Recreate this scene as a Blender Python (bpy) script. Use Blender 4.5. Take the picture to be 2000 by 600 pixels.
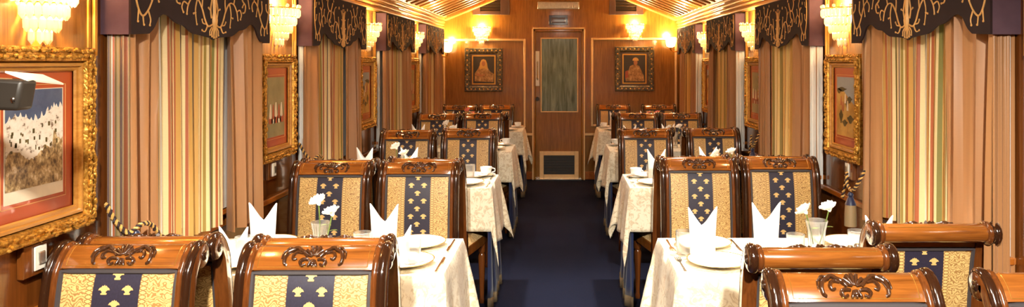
import bpy, math, random
from mathutils import Vector, Matrix
R = math.radians
PI = math.pi
random.seed(7)
for o in list(bpy.data.objects): bpy.data.objects.remove(o)
scn = bpy.context.scene
col = scn.collection

# ------------------------------------------------------------------ camera, world, exposure
CAMZ = 1.48
cam_d = bpy.data.cameras.new('camera'); cam = bpy.data.objects.new('camera', cam_d); col.objects.link(cam)
cam.location = (0, 0, CAMZ); cam.rotation_euler = (R(90), 0, 0)
cam_d.sensor_width = 36.0; cam_d.lens = 36.0*1420/2000
cam_d.shift_x = -0.0475; cam_d.shift_y = -0.0895
cam_d.clip_start = 0.02
scn.camera = cam
w = bpy.data.worlds.new('world'); scn.world = w; w.use_nodes = True
w.node_tree.nodes['Background'].inputs[0].default_value = (0.9, 0.8, 0.65, 1)
w.node_tree.nodes['Background'].inputs[1].default_value = 0.25
scn.view_settings.view_transform = 'Standard'; scn.view_settings.look = 'None'
scn.view_settings.gamma = 1.0; scn.view_settings.use_curve_mapping = False
scn.view_settings.exposure = 0.22
SCONCE_W = 20.0            # watts of each crystal wall lamp
FILL_CEIL_W = [(0.0, 0.75, 16.0), (0.0, 2.75, 7.0), (0.0, 4.6, 3.0), (0.0, 6.6, 2.0)]   # ceiling lamps added out of view for fill light: x, y, watts

FILL_SPOT_W = 520.0            # each of two spotlights added above the camera to light the near rows
FILL_DOWN_W = [430.0, 170.0, 28.0, 10.0]   # unseen downlight added over each table to whiten its cloth, nearest first
# ------------------------------------------------------------------ dimensions
XW = 1.50                 # half width of the car
YF = 9.16                 # far wall
YN = -1.2                 # wall behind the camera
P = 1.745                 # bay pitch
WIN0 = 2.37; WINW = 1.13  # first window bay
ZT = 0.73                 # table top
TX0, TX1 = 0.41, 1.40
TY0, TY1 = 2.53, 3.06

# ------------------------------------------------------------------ material helpers
class NT:
    def __init__(s, name):
        s.m = bpy.data.materials.new(name); s.m.use_nodes = True
        s.t = s.m.node_tree; s.n = s.t.nodes; s.b = s.n['Principled BSDF']
    def nd(s, typ, ins=None, **attrs):
        n = s.n.new(typ)
        for k, v in attrs.items(): setattr(n, k, v)
        for k, v in (ins or {}).items(): s.put(n.inputs[k], v)
        return n
    def put(s, sock, v):
        if isinstance(v, bpy.types.NodeSocket): s.t.links.new(v, sock)
        elif isinstance(v, bpy.types.Node): s.t.links.new(v.outputs[0], sock)
        else: sock.default_value = v
    def math(s, op, a, b=0.0, c=0.0, clamp=False):
        n = s.nd('ShaderNodeMath', {0: a, 1: b, 2: c}, operation=op, use_clamp=clamp); return n.outputs[0]
    def mix(s, f, a, b):
        n = s.nd('ShaderNodeMix', None, data_type='RGBA')
        s.put(n.inputs[0], f); s.put(n.inputs[6], c4(a)); s.put(n.inputs[7], c4(b)); return n.outputs[2]
    def ramp(s, f, stops, interp='LINEAR'):
        n = s.nd('ShaderNodeValToRGB', {0: f}); cr = n.color_ramp; cr.interpolation = interp
        while len(cr.elements) < len(stops): cr.elements.new(0.5)
        for e, (p, c) in zip(cr.elements, stops): e.position = p; e.color = c4(c)
        return n.outputs[0]
    def coords(s, kind='Object', scale=(1, 1, 1), rot=(0, 0, 0)):
        tc = s.nd('ShaderNodeTexCoord')
        return s.nd('ShaderNodeMapping', {'Vector': tc.outputs[kind], 'Scale': scale, 'Rotation': rot}).outputs[0]
    def noise(s, vec, scale=5, detail=3, rough=0.5, dist=0.0):
        return s.nd('ShaderNodeTexNoise', {'Vector': vec, 'Scale': scale, 'Detail': detail, 'Roughness': rough, 'Distortion': dist})
    def bump(s, h, strength=0.3, dist=0.01):
        n = s.nd('ShaderNodeBump', {'Height': h, 'Strength': strength, 'Distance': dist}); s.put(s.b.inputs['Normal'], n.outputs[0])
    def set(s, **k):
        for a, v in k.items():
            a = {'color': 'Base Color', 'rough': 'Roughness', 'metal': 'Metallic', 'spec': 'Specular IOR Level', 'coat': 'Coat Weight',
                 'coatr': 'Coat Roughness', 'trans': 'Transmission Weight', 'sheen': 'Sheen Weight', 'emit': 'Emission Color', 'es': 'Emission Strength', 'ior': 'IOR'}[a]
            s.put(s.b.inputs[a], c4(v) if isinstance(v, tuple) else v)
        return s.m
def c4(c):
    if isinstance(c, tuple) and len(c) == 3: return (*c, 1.0)
    return c
def srgb(r, g, b):
    f = lambda x: ((x/255+0.055)/1.055)**2.4 if x > 10 else x/255/12.92
    return (f(r), f(g), f(b))
def plain(name, c, rough=0.5, metal=0.0, var=0.12, nscale=30, **k):
    n = NT(name); f = n.noise(n.coords(), nscale, 3).outputs[0]
    n.set(color=n.mix(f, tuple(x*(1-var) for x in c), tuple(min(1, x*(1+var)) for x in c)), rough=rough, metal=metal, **k); return n.m
def wood(name, dark, light, axis='Z', rough=0.28, coat=0.6, scale=1.0):
    n = NT(name); sc = {'X': (1.2, 16, 16), 'Y': (16, 1.2, 16), 'Z': (16, 16, 1.2)}[axis]
    v = n.coords('Object', tuple(q*scale for q in sc))
    a = n.noise(v, 2.2, 5, 0.6, 1.2).outputs[0]; b = n.noise(v, 9, 3, 0.6).outputs[0]
    f = n.math('ADD', n.math('MULTIPLY', a, 0.75), n.math('MULTIPLY', b, 0.25))
    n.set(color=n.ramp(f, [(0.25, dark), (0.5, tuple((x+y)/2 for x, y in zip(dark, light))), (0.75, light)]), rough=rough, coat=coat, coatr=0.08)
    n.bump(f, 0.04, 0.004); return n.m
M = {}
M['wall_wood'] = wood('varnished_wall_wood', srgb(116, 74, 22), srgb(174, 120, 44), 'Z', 0.25, 0.8)
M['wall_wood_y'] = wood('varnished_rail_wood', srgb(132, 66, 18), srgb(196, 116, 42), 'Y', 0.25, 0.8)
M['dark_panel'] = wood('dark_dado_wood', srgb(82, 42, 14), srgb(130, 72, 26), 'Z', 0.18, 0.9)
M['ceil_wood'] = wood('ceiling_slat_wood', srgb(146, 94, 36), srgb(204, 144, 68), 'X', 0.38, 0.5)
M['ceil_rail'] = wood('ceiling_rail_wood', srgb(170, 112, 44), srgb(224, 164, 84), 'Y', 0.32, 0.6)
M['ceil_dark'] = wood('ceiling_board_wood', srgb(62, 34, 14), srgb(104, 60, 24), 'X', 0.3, 0.6)
M['chair'] = wood('polished_chair_wood', srgb(100, 53, 18), srgb(164, 97, 37), 'X', 0.2, 1.0, 1.3)
M['chair_v'] = wood('polished_chair_post_wood', srgb(66, 33, 14), srgb(124, 68, 28), 'Z', 0.16, 1.0, 1.3)
M['chair_dark'] = plain('dark_polished_moulding', srgb(48, 26, 14), 0.14, coat=1.0, coatr=0.05)
M['carve'] = plain('dark_varnished_carving', srgb(66, 38, 20), 0.2, coat=1.0, coatr=0.08)
M['gold_trim'] = plain('gilded_trim', srgb(214, 160, 74), 0.28, 0.75)
M['pale_trim'] = plain('pale_gold_moulding', srgb(240, 204, 146), 0.32, 0.1)
M['brass'] = plain('brass', srgb(220, 168, 72), 0.22, 1.0)
M['chrome'] = plain('steel', srgb(210, 208, 200), 0.22, 1.0, 0.05)
M['plate_metal'] = plain('glare_push_plate', srgb(236, 232, 222), 0.4, 0.2, 0.04)  # near-white base colour paints in the glare on the metal plate
M['silver'] = plain('hammered_silver', srgb(206, 200, 188), 0.3, 0.9, 0.2, 60)
M['black'] = plain('black_plastic', srgb(44, 38, 32), 0.45)
M['white_plastic'] = plain('white_plastic', srgb(235, 232, 220), 0.3, 0, 0.03)
M['china'] = plain('white_china', srgb(246, 244, 238), 0.12, 0, 0.02, coat=0.6)
M['gold_rim'] = plain('gold_rim', srgb(196, 156, 84), 0.25, 0.8)
M['linen'] = plain('white_linen', srgb(250, 249, 246), 0.85, 0, 0.02)
M['steel_dark'] = plain('cutlery_steel', srgb(178, 172, 160), 0.18, 1.0, 0.05)
M['petal'] = plain('white_petals', srgb(252, 246, 238), 0.7, 0, 0.03)
M['petal_pink'] = plain('pink_petals', srgb(238, 150, 140), 0.7, 0, 0.1)
M['stem'] = plain('green_stem', srgb(96, 120, 50), 0.5)
M['blind'] = plain('white_blind', srgb(216, 216, 214), 0.75, 0, 0.04)
M['fringe'] = plain('dull_gold_fringe', srgb(112, 96, 72), 0.8, 0, 0.35, 120)
M['rope_gold'] = plain('gold_cord', srgb(206, 164, 92), 0.55, 0.2)
M['rope_dark'] = plain('dark_cord', srgb(44, 30, 34), 0.7)
def m_glass():
    n = NT('clear_glass'); n.set(color=(1, 1, 1), rough=0.03, trans=1.0, ior=1.45); return n.m
M['glass'] = m_glass()
M['cut_glass'] = plain('cut_glass', (0.95, 0.95, 0.93), 0.12, 0, 0.05, 120, trans=0.93, ior=1.45)
def m_crystal():
    n = NT('lit_crystal'); n.set(color=(1.0, 0.95, 0.84), rough=0.12, ior=1.5, spec=0.6)
    tr = n.nd('ShaderNodeBsdfTranslucent', {'Color': (1, 0.93, 0.78, 1)})
    mx = n.nd('ShaderNodeMixShader', {0: 0.55, 1: n.b.outputs[0], 2: tr.outputs[0]})
    n.put(n.n['Material Output'].inputs[0], mx.outputs[0]); return n.m
M['crystal'] = m_crystal()
def m_emit(name, c, s):
    n = NT(name); n.set(color=(0.9, 0.9, 0.9), emit=c, es=s); return n.m
M['bulb'] = m_emit('lit_bulb', (1.0, 0.74, 0.40), 60.0)
M['shade'] = m_emit('lit_frosted_shade', (1.0, 0.70, 0.32), 6.0)
M['added_lamp'] = m_emit('added_lamp_diffuser', (1.0, 0.9, 0.75), 4.0)  # glowing faces of the added ceiling fixtures
def m_carpet():
    n = NT('navy_carpet'); v = n.coords(); a = n.noise(v, 220, 2).outputs[0]; b = n.noise(v, 3, 3).outputs[0]
    c = n.mix(a, srgb(12, 15, 30), srgb(36, 43, 72)); c = n.mix(n.math('MULTIPLY', b, 0.5), c, srgb(14, 16, 30))
    n.set(color=c, rough=0.95, spec=0.15); n.bump(a, 0.4, 0.006); return n.m
M['carpet'] = m_carpet()
def m_damask(name, base, pat, amt):
    n = NT(name); v = n.coords('Object'); d = n.noise(v, 7, 2).outputs[1]
    vv = n.nd('ShaderNodeVectorMath', {0: v, 1: n.nd('ShaderNodeVectorMath', {0: d, 3: 0.10}, operation='SCALE').outputs[0]}, operation='ADD').outputs[0]
    a = n.noise(vv, 24, 4, 0.65, 1.5).outputs[0]; b = n.noise(v, 160, 2).outputs[0]
    f = n.math('MULTIPLY', n.ramp(a, [(0.50, (0, 0, 0)), (0.56, (1, 1, 1)), (0.64, (1, 1, 1)), (0.69, (0.2, 0.2, 0.2))]), amt)
    f = n.math('ADD', f, n.math('MULTIPLY', b, 0.12))
    n.set(color=n.mix(f, base, pat), rough=0.55, sheen=0.2); n.bump(b, 0.15, 0.002); return n.m
M['cloth'] = m_damask('ivory_damask_cloth', srgb(242, 232, 206), srgb(186, 158, 110), 0.5)
def m_satin():
    n = NT('blue_satin'); a = n.noise(n.coords('Object', (1, 1, 0.3)), 9, 3).outputs[0]
    n.set(color=n.mix(a, srgb(18, 23, 46), srgb(40, 52, 92)), rough=0.32, sheen=0.3); return n.m
M['satin'] = m_satin()
def m_silk():
    n = NT('copper_silk'); v = n.coords('Object', (1, 1, 0.02)); a = n.noise(v, 60, 3).outputs[0]
    h = n.noise(n.coords('Object', (0.2, 0.2, 1)), 260, 2).outputs[0]
    c = n.mix(a, srgb(136, 94, 58), srgb(178, 128, 82)); c = n.mix(n.math('MULTIPLY', h, 0.35), c, srgb(172, 122, 78))
    n.set(color=c, rough=0.38, sheen=0.1); n.bump(h, 0.08, 0.002); return n.m
M['silk'] = m_silk()
def m_stripe(name, cols, scale):
    n = NT(name); tc = n.nd('ShaderNodeTexCoord'); sx = n.nd('ShaderNodeSeparateXYZ', {0: tc.outputs['UV']})
    u = n.math('FRACT', n.math('MULTIPLY', sx.outputs[0], scale))
    st = []; p = 0.0; tot = sum(c[0] for c in cols)
    for wd, c in cols: st.append((p, c)); p += wd/tot
    c = n.ramp(u, st, 'CONSTANT'); h = n.noise(n.coords('Object', (0.3, 0.3, 1)), 240, 2).outputs[0]
    c = n.mix(n.math('MULTIPLY', h, 0.2), c, srgb(150, 110, 70)); n.set(color=c, rough=0.5, sheen=0.05); return n.m
cream, rust, olive, plum, gold_, green = srgb(206, 184, 136), srgb(150, 72, 32), srgb(136, 116, 52), srgb(74, 54, 58), srgb(178, 136, 68), srgb(104, 102, 42)
M['stripe'] = m_stripe('striped_silk', [(2.2, cream), (1, rust), (1.6, gold_), (.8, cream), (1.6, olive), (1.2, cream), (1, plum), (1.4, cream), (1.6, rust), (.8, cream), (1.8, gold_), (1.4, green), (1.4, cream), (.8, rust), (1.2, cream), (1.0, srgb(112, 104, 96)), (1.8, gold_), (1.2, rust)], 5.0)
M['stripe_gold'] = m_stripe('golden_striped_silk', [(2, srgb(200, 158, 84)), (.8, srgb(222, 196, 140)), (1.2, srgb(176, 128, 56)), (.7, srgb(110, 76, 44)), (1.6, srgb(206, 166, 92)), (1, olive), (1.4, srgb(214, 180, 112)), (.8, rust), (1.6, srgb(196, 150, 74)), (.8, srgb(120, 90, 52))], 6.0)
M['stripe_pale'] = m_stripe('pale_striped_silk', [(1.2, srgb(140, 120, 86)), (1.2, srgb(110, 54, 26)), (1, srgb(124, 104, 74)), (1.6, plum), (1.2, srgb(136, 118, 84)), (1.2, srgb(104, 88, 40)), (1.0, srgb(130, 120, 104)), (.8, rust), (1, srgb(120, 100, 70)), (.8, plum)], 15.0)
def m_velvet(name, a, b):
    n = NT(name); f = n.noise(n.coords(), 14, 4).outputs[0]; n.set(color=n.mix(f, a, b), rough=0.85, spec=0.2, sheen=0.03); return n.m
M['velvet'] = m_velvet('aubergine_velvet', srgb(30, 18, 18), srgb(48, 30, 30))
M['velvet_side'] = m_velvet('purple_velvet', srgb(72, 52, 62), srgb(98, 74, 84))
M['embroid'] = plain('gold_embroidery', srgb(208, 158, 92), 0.5, 0.15, 0.2, 80)
def m_brocade():
    n = NT('gold_brocade'); tc = n.nd('ShaderNodeTexCoord'); uv = tc.outputs['UV']; s = n.nd('ShaderNodeSeparateXYZ', {0: uv})
    u, v = s.outputs[0], s.outputs[1]; c = n.math('ABSOLUTE', n.math('SUBTRACT', u, 0.5))
    navy = n.math('LESS_THAN', c, 0.200)
    band = n.math('MULTIPLY', n.math('LESS_THAN', c, 0.262), n.math('GREATER_THAN', c, 0.200))
    # chain band
    ph = n.math('MULTIPLY', v, 2*PI*17); ring = n.math('ABSOLUTE', n.math('SINE', ph))
    cc = n.math('ABSOLUTE', n.math('MULTIPLY', n.math('SUBTRACT', c, 0.231), 28.0))
    chain = n.math('LESS_THAN', n.math('ABSOLUTE', n.math('SUBTRACT', ring, cc)), 0.3)
    mp = n.nd('ShaderNodeMapping', {'Vector': uv, 'Scale': (3.3, 3.6, 1)}).outputs[0]
    a = n.nd('ShaderNodeTexWave', {'Vector': mp, 'Scale': 3.2, 'Distortion': 16.0, 'Detail': 1.5, 'Detail Scale': 1.6}, wave_type='RINGS').outputs[1]
    arab = n.math('GREATER_THAN', a, 0.62)
    gold = n.mix(n.noise(uv, 30, 3).outputs[0], srgb(206, 166, 98), srgb(232, 198, 130))
    gold2 = srgb(146, 100, 46)
    base = n.mix(n.math('MULTIPLY', arab, 0.8), gold, gold2)
    bandc = n.mix(n.math('MULTIPLY', chain, 0.9), srgb(224, 188, 118), srgb(136, 92, 44))
    base = n.mix(band, base, bandc)
    nv = n.mix(n.noise(uv, 60, 2).outputs[0], srgb(26, 22, 38), srgb(46, 39, 62))
    n.set(color=n.mix(navy, base, nv), rough=0.5, sheen=0.2)
    n.bump(n.math('ADD', arab, chain), 0.12, 0.002); return n.m
M['brocade'] = m_brocade()
M['piping'] = plain('charcoal_piping', srgb(62, 56, 58), 0.6)
M['motif'] = plain('gold_thread_motif', srgb(224, 186, 118), 0.45, 0.1)
def m_gilt():
    n = NT('carved_gilt'); v = n.coords(); a = n.noise(v, 55, 4, 0.6, 1.0).outputs[0]
    n.set(color=n.ramp(a, [(0.3, srgb(124, 82, 26)), (0.55, srgb(204, 152, 62)), (0.75, srgb(240, 200, 110))]), rough=0.3, metal=0.7); n.bump(a, 0.5, 0.008); return n.m
M['gilt'] = m_gilt()
M['frame_wood'] = wood('frame_moulding_wood', srgb(150, 92, 34), srgb(206, 150, 70), 'Y', 0.25, 0.7)
M['mat_red'] = plain('rust_red_mat', srgb(178, 74, 34), 0.35, 0, 0.06, coat=0.8, coatr=0.03)
M['mat_line'] = plain('mat_gold_line', srgb(206, 150, 90), 0.4)
def m_paint(name, stops, scale=(1, 1, 1), ns=14):
    n = NT(name); v = n.coords('Object', scale); f = n.noise(v, ns, 5, 0.65).outputs[0]
    n.set(color=n.ramp(f, stops), rough=0.3, coat=0.6, coatr=0.05); return n.m
M['sky_paint'] = m_paint('painted_blue_sky', [(0.3, srgb(58, 76, 108)), (0.7, srgb(88, 104, 132))])
M['palace'] = m_paint('painted_pale_palace', [(0.36, srgb(120, 96, 72)), (0.45, srgb(226, 216, 200)), (0.7, srgb(238, 232, 220))], (1, 1, 1.2), 42)
M['crowd'] = m_paint('painted_crowd', [(0.36, srgb(84, 62, 42)), (0.48, srgb(156, 128, 86)), (0.58, srgb(196, 170, 124)), (0.66, srgb(226, 210, 180))], (1, 1, 0.8), 60)
M['paper'] = plain('print_margin_paper', srgb(226, 214, 190), 0.5)
M['sage'] = m_paint('painted_sage_ground', [(0.3, srgb(136, 130, 92)), (0.7, srgb(160, 152, 112))])
M['paint_red'] = plain('painted_red', srgb(168, 82, 54), 0.4)
M['paint_white'] = plain('painted_white', srgb(222, 206, 178), 0.4)
M['hill'] = m_paint('painted_ochre_hill', [(0.35, srgb(166, 120, 50)), (0.6, srgb(206, 164, 84))])
M['paint_dark'] = m_paint('painted_dark_foliage', [(0.35, srgb(58, 50, 26)), (0.7, srgb(108, 92, 48))])
M['sky_grey'] = plain('painted_grey_sky', srgb(140, 146, 150), 0.4)
M['inlay'] = m_paint('dark_inlaid_frame', [(0.4, srgb(50, 44, 34)), (0.56, srgb(92, 84, 58)), (0.62, srgb(150, 124, 70)), (0.66, srgb(70, 62, 46))], (1, 1, 1), 40)
M['mat_dark'] = plain('dark_mauve_mat', srgb(84, 66, 62), 0.3, coat=0.6)
M['port_bg'] = plain('portrait_dark_ground', srgb(54, 46, 36), 0.35, coat=0.6)
M['robe'] = m_paint('portrait_robe', [(0.35, srgb(128, 92, 54)), (0.6, srgb(190, 150, 92)), (0.7, srgb(220, 190, 130))], (1, 1, 1), 30)
M['veil'] = plain('portrait_veil', srgb(206, 162, 86), 0.4)
M['skin'] = plain('portrait_skin', srgb(176, 118, 76), 0.4)
def m_pane():
    n = NT('dark_door_glass'); v = n.coords('Object', (9, 9, 0.9)); f = n.noise(v, 3, 4, 0.6, 0.8).outputs[0]
    n.set(color=n.ramp(f, [(0.3, srgb(76, 96, 90)), (0.7, srgb(150, 176, 170))]), rough=0.12, coat=1.0, coatr=0.1); return n.m
M['pane'] = m_pane()
M['night_glass'] = plain('dim_window_glass', srgb(120, 126, 130), 0.08, coat=1.0)

# ------------------------------------------------------------------ mesh builder
class MB:
    def __init__(s): s.v = []; s.f = []; s.uv = {}
    def add(s, vs, fs):
        o = len(s.v); s.v += [tuple(v) for v in vs]; s.f += [tuple(i+o for i in f) for f in fs]; return s
    def box(s, x0, x1, y0, y1, z0, z1):
        return s.add([(x0, y0, z0), (x1, y0, z0), (x1, y1, z0), (x0, y1, z0), (x0, y0, z1), (x1, y0, z1), (x1, y1, z1), (x0, y1, z1)],
                     [(0, 3, 2, 1), (4, 5, 6, 7), (0, 1, 5, 4), (1, 2, 6, 5), (2, 3, 7, 6), (3, 0, 4, 7)])
    def prism(s, poly, axis, a, b):
        """2D polygon extruded along axis ('x': (y,z), 'y': (x,z), 'z': (x,y))"""
        def P3(p, t): return {'x': (t, p[0], p[1]), 'y': (p[0], t, p[1]), 'z': (p[0], p[1], t)}[axis]
        n = len(poly); vs = [P3(p, a) for p in poly]+[P3(p, b) for p in poly]
        return s.add(vs, [tuple(range(n))[::-1], tuple(range(n, 2*n))]+[(i, (i+1) % n, n+(i+1) % n, n+i) for i in range(n)])
    def lathe(s, prof, n=16, c=(0, 0, 0), a0=0.0, a1=2*PI):
        full = abs(a1-a0-2*PI) < 1e-6; m = n if full else n+1; vs = []
        for r, z in prof:
            for k in range(m):
                a = a0+(a1-a0)*k/n; vs.append((c[0]+r*math.cos(a), c[1]+r*math.sin(a), c[2]+z))
        fs = []
        for i in range(len(prof)-1):
            for k in range(n):
                k2 = (k+1) % m; fs.append((i*m+k, i*m+k2, (i+1)*m+k2, (i+1)*m+k))
        if prof[0][0] > 1e-6 and full and prof[0] != prof[-1]: fs.append(tuple(range(m))[::-1])
        if prof[-1][0] > 1e-6 and full and prof[0] != prof[-1]: fs.append(tuple((len(prof)-1)*m+k for k in range(m)))
        return s.add(vs, fs)
    def tube(s, pts, rad, n=6, cap=True, flat=1.0, up=None):
        pts = [Vector(p) for p in pts]; L = len(pts); rs = rad if isinstance(rad, (list, tuple)) else [rad]*L
        prev = None; vs = []
        for i, p in enumerate(pts):
            t = (pts[min(i+1, L-1)]-pts[max(i-1, 0)]).normalized()
            ref = Vector(up) if up else (prev if prev else (Vector((0, 0, 1)) if abs(t.z) < 0.9 else Vector((1, 0, 0))))
            a = (ref-t*ref.dot(t))
            a = a.normalized() if a.length > 1e-5 else t.orthogonal().normalized()
            prev = a; b = t.cross(a)
            for k in range(n):
                q = 2*PI*k/n; vs.append(p+a*(math.cos(q)*rs[i]*flat)+b*(math.sin(q)*rs[i]))
        fs = [(i*n+k, i*n+(k+1) % n, (i+1)*n+(k+1) % n, (i+1)*n+k) for i in range(L-1) for k in range(n)]
        if cap: fs += [tuple(range(n))[::-1], tuple((L-1)*n+k for k in range(n))]
        return s.add(vs, fs)
    def blob(s, c, r, nu=8, nv=5):
        vs = [(c[0], c[1], c[2]-r[2])]
        for i in range(1, nv):
            a = -PI/2+PI*i/nv
            for k in range(nu):
                b = 2*PI*k/nu; vs.append((c[0]+r[0]*math.cos(a)*math.cos(b), c[1]+r[1]*math.cos(a)*math.sin(b), c[2]+r[2]*math.sin(a)))
        vs.append((c[0], c[1], c[2]+r[2])); T = len(vs)-1; fs = []
        for k in range(nu):
            k2 = (k+1) % nu; fs.append((0, 1+k2, 1+k)); fs.append((T, T-nu+k, T-nu+k2))
            for i in range(nv-2): fs.append((1+i*nu+k, 1+i*nu+k2, 1+(i+1)*nu+k2, 1+(i+1)*nu+k))
        return s.add(vs, fs)
    def grid(s, fn, nu, nv, uvfn=None):
        o = len(s.v)
        for j in range(nv+1):
            for i in range(nu+1):
                s.v.append(tuple(fn(i/nu, j/nv)))
                if uvfn: s.uv[len(s.v)-1] = uvfn(i/nu, j/nv)
        for j in range(nv):
            for i in range(nu):
                a = o+j*(nu+1)+i; s.f.append((a, a+1, a+nu+2, a+nu+1))
        return s
    def mesh(s, name, smooth=40):
        me = bpy.data.meshes.new(name); me.from_pydata(s.v, [], s.f)
        if s.uv:
            l = me.uv_layers.new(name='UVMap')
            for lp in me.loops: l.data[lp.index].uv = s.uv.get(lp.vertex_index, (0, 0))
        if smooth:
            me.polygons.foreach_set('use_smooth', [True]*len(me.polygons)); me.set_sharp_from_angle(angle=R(smooth))
        me.update(); return me
    def build(s, name, mat, parent=None, smooth=40, bevel=0, loc=None):
        me = s.mesh(name, smooth); me.materials.append(M[mat]); o = bpy.data.objects.new(name, me); col.objects.link(o)
        if parent: o.parent = parent
        if loc: o.location = loc
        if bevel:
            b = o.modifiers.new('bevel', 'BEVEL'); b.width = bevel; b.segments = 2; b.limit_method = 'ANGLE'
        return o
def empty(name, loc=(0, 0, 0), rz=0.0):
    o = bpy.data.objects.new(name, None); col.objects.link(o); o.location = loc; o.rotation_euler = (0, 0, rz); o.empty_display_size = 0.1; return o
def tag(o, label=None, cat=None, group=None, kind=None):
    if label: o['label'] = label
    if cat: o['category'] = cat
    if group: o['group'] = group
    if kind: o['kind'] = kind
    return o
def kids(o): return [c for c in bpy.data.objects if c.parent == o]
def copy_tree(o, cm, parent=None):
    c = o.copy(); col.objects.link(c)
    if parent: c.parent = parent
    for ch in cm.get(o.name, ()): copy_tree(ch, cm, c)
    return c
def child_map():
    cm = {}
    for o in bpy.data.objects:
        if o.parent: cm.setdefault(o.parent.name, []).append(o)
    return cm
def inst(src, parent, loc, rot=(0, 0, 0), sc=None):
    c = src.copy(); col.objects.link(c); c.parent = parent; c.location = loc; c.rotation_euler = rot
    if sc: c.scale = sc
    return c
def lerp(a, b, t): return a+(b-a)*t
def interp(tab, x):
    if x <= tab[0][0]: return tab[0][1]
    for (a, va), (b, vb) in zip(tab, tab[1:]):
        if x <= b: return lerp(va, vb, (x-a)/(b-a) if b > a else 0)
    return tab[-1][1]
def smooth_path(pts, k=4):
    """Catmull-Rom through points"""
    P_ = [Vector(p) for p in pts]; out = []
    for i in range(len(P_)-1):
        a = P_[max(i-1, 0)]; b = P_[i]; c = P_[i+1]; d = P_[min(i+2, len(P_)-1)]
        for j in range(k):
            t = j/k; out.append(0.5*((2*b)+(c-a)*t+(2*a-5*b+4*c-d)*t*t+(3*b-a-3*c+d)*t**3))
    out.append(P_[-1]); return out
SIDES = ((-1, 'left'), (1, 'right'))

# ------------------------------------------------------------------ structure
fl = MB().box(-XW, XW, YN, YF, -0.06, 0).build('floor', 'carpet'); tag(fl, 'dark navy carpet running down the aisle', kind='structure')
wb = MB().box(-XW-0.1, XW+0.1, YF, YF+0.1, -0.06, 2.5).build('wall_back', 'wall_wood'); tag(wb, 'glossy varnished wood end wall with the door', kind='structure')
wf = MB().box(-XW-0.1, XW+0.1, YN-0.1, YN, -0.06, 2.5).build('wall_front', 'wall_wood'); tag(wf, 'varnished wood wall behind the viewpoint', kind='structure')
walls = {}
for s, nm in SIDES:
    x0, x1 = sorted((s*XW, s*(XW+0.1)))
    wl = MB().box(x0, x1, YN, YF, -0.06, 2.5).build('wall_'+nm, 'dark_panel'); tag(wl, f'{nm} wood side wall of the carriage', kind='structure'); walls[nm] = wl
    # dado rail, skirting
    xa, xb = sorted((s*XW, s*(XW-0.022)))
    MB().box(xa, xb, YN, YF, 0.755, 0.785).build('dado_rail', 'wall_wood_y', wl, bevel=0.006)
    bb = MB().box(xa, xb, YN, YF, 0.0, 0.1).build('baseboard_'+nm, 'dark_panel', bevel=0.006); tag(bb, f'wooden baseboard along the {nm} wall', kind='structure')
# ceiling: sloped boards with slats, side cornices, flat centre
ce = MB().box(-0.86, 0.86, YN, YF, 2.30, 2.36).build('ceiling', 'ceil_wood'); tag(ce, 'golden varnished slatted wood ceiling', kind='structure')
A = (1.44, 2.055); B = (0.84, 2.30)
dx, dz = B[0]-A[0], B[1]-A[1]; sl = math.hypot(dx, dz); nx_, nz_ = dz/sl, -dx/sl      # normal pointing up/out for right side
for s, nm in SIDES:
    MB().prism([(s*A[0], A[1]), (s*B[0], B[1]), (s*(B[0]+0.03), B[1]+0.09), (s*(A[0]+0.16), A[1]+0.06)], 'y', YN, YF).build('sloped_board', 'ceil_dark', ce, smooth=0)
    slat = None; y = 0.1
    while y < YF-0.25:
        if slat is None:
            q = []
            for t, d in ((0.03, 0.0), (0.97, 0.0), (0.97, 0.045), (0.03, 0.045)):
                q.append((s*(A[0]+dx*t-nx_*d), A[1]+dz*t-nz_*d))
            slat = MB().prism(q, 'y', -0.045, 0.045).build('slat', 'ceil_wood', ce, smooth=0, bevel=0.008); slat.location = (0, y, 0)
        else: inst(slat, ce, (0, y, 0))
        y += 0.205
    # end rail against the far wall
    q = [(s*(A[0]+dx*t-nx_*d+ex), A[1]+dz*t-nz_*d) for t, d, ex in ((-0.06, 0.0, 0.0), (1.0, 0.0, 0), (1.0, 0.055, 0), (-0.06, 0.055, 0))]
    MB().prism(q, 'y', YF-0.11, YF).build('end_rail', 'ceil_rail', ce, smooth=0, bevel=0.015)
    MB().box(min(s*0.80, s*0.88), max(s*0.80, s*0.88), YN, YF, 2.255, 2.305).build('ridge_rail', 'ceil_rail', ce, bevel=0.012)
    for (cx, cz, r) in ((1.492, 1.905, 0.024), (1.486, 1.945, 0.020), (1.476, 1.980, 0.022), (1.462, 2.018, 0.022), (1.440, 2.052, 0.026)):
        MB().tube([(s*cx, YN, cz), (s*cx, YF, cz)], r, 10).build('cornice_moulding', 'ceil_rail', ce)
# --- far wall joinery (children of wall_back)
def far_frame(name, x0, x1, z0, z1, wd, dep, mat, par, bev=0.006):
    y0 = YF-dep; m = MB()
    m.box(x0, x0+wd, y0, YF, z0, z1); m.box(x1-wd, x1, y0, YF, z0, z1); m.box(x0+wd, x1-wd, y0, YF, z1-wd, z1); m.box(x0+wd, x1-wd, y0, YF, z0, z0+wd)
    return m.build(name, mat, par, bevel=bev)
def fx(px): return (px-1095)*YF/1420
def fz(py): return CAMZ-(py-121)*YF/1420
for (a, b, c, d) in ((865, 1027, 76, 249), (1154, 1322, 74, 247)):
    far_frame('panel_moulding', fx(a), fx(b), fz(d), fz(c), 0.028, 0.022, 'pale_trim', wb)
for (a, b) in ((860, 1040), (1142, 1326)):
    MB().box(fx(a), fx(b), YF-0.025, YF, fz(265), fz(260)).build('chair_rail', 'pale_trim', wb, bevel=0.006)
    MB().box(fx(a), fx(b), YF-0.02, YF, 0, 0.1).build('skirting', 'wall_wood_y', wb, bevel=0.006)
door = empty('door_1', ((fx(1041)+fx(1141))/2, YF, 0)); tag(door, 'varnished wood end door with dark glass pane and lower vent', kind='structure')
dc = door.location.x
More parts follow.
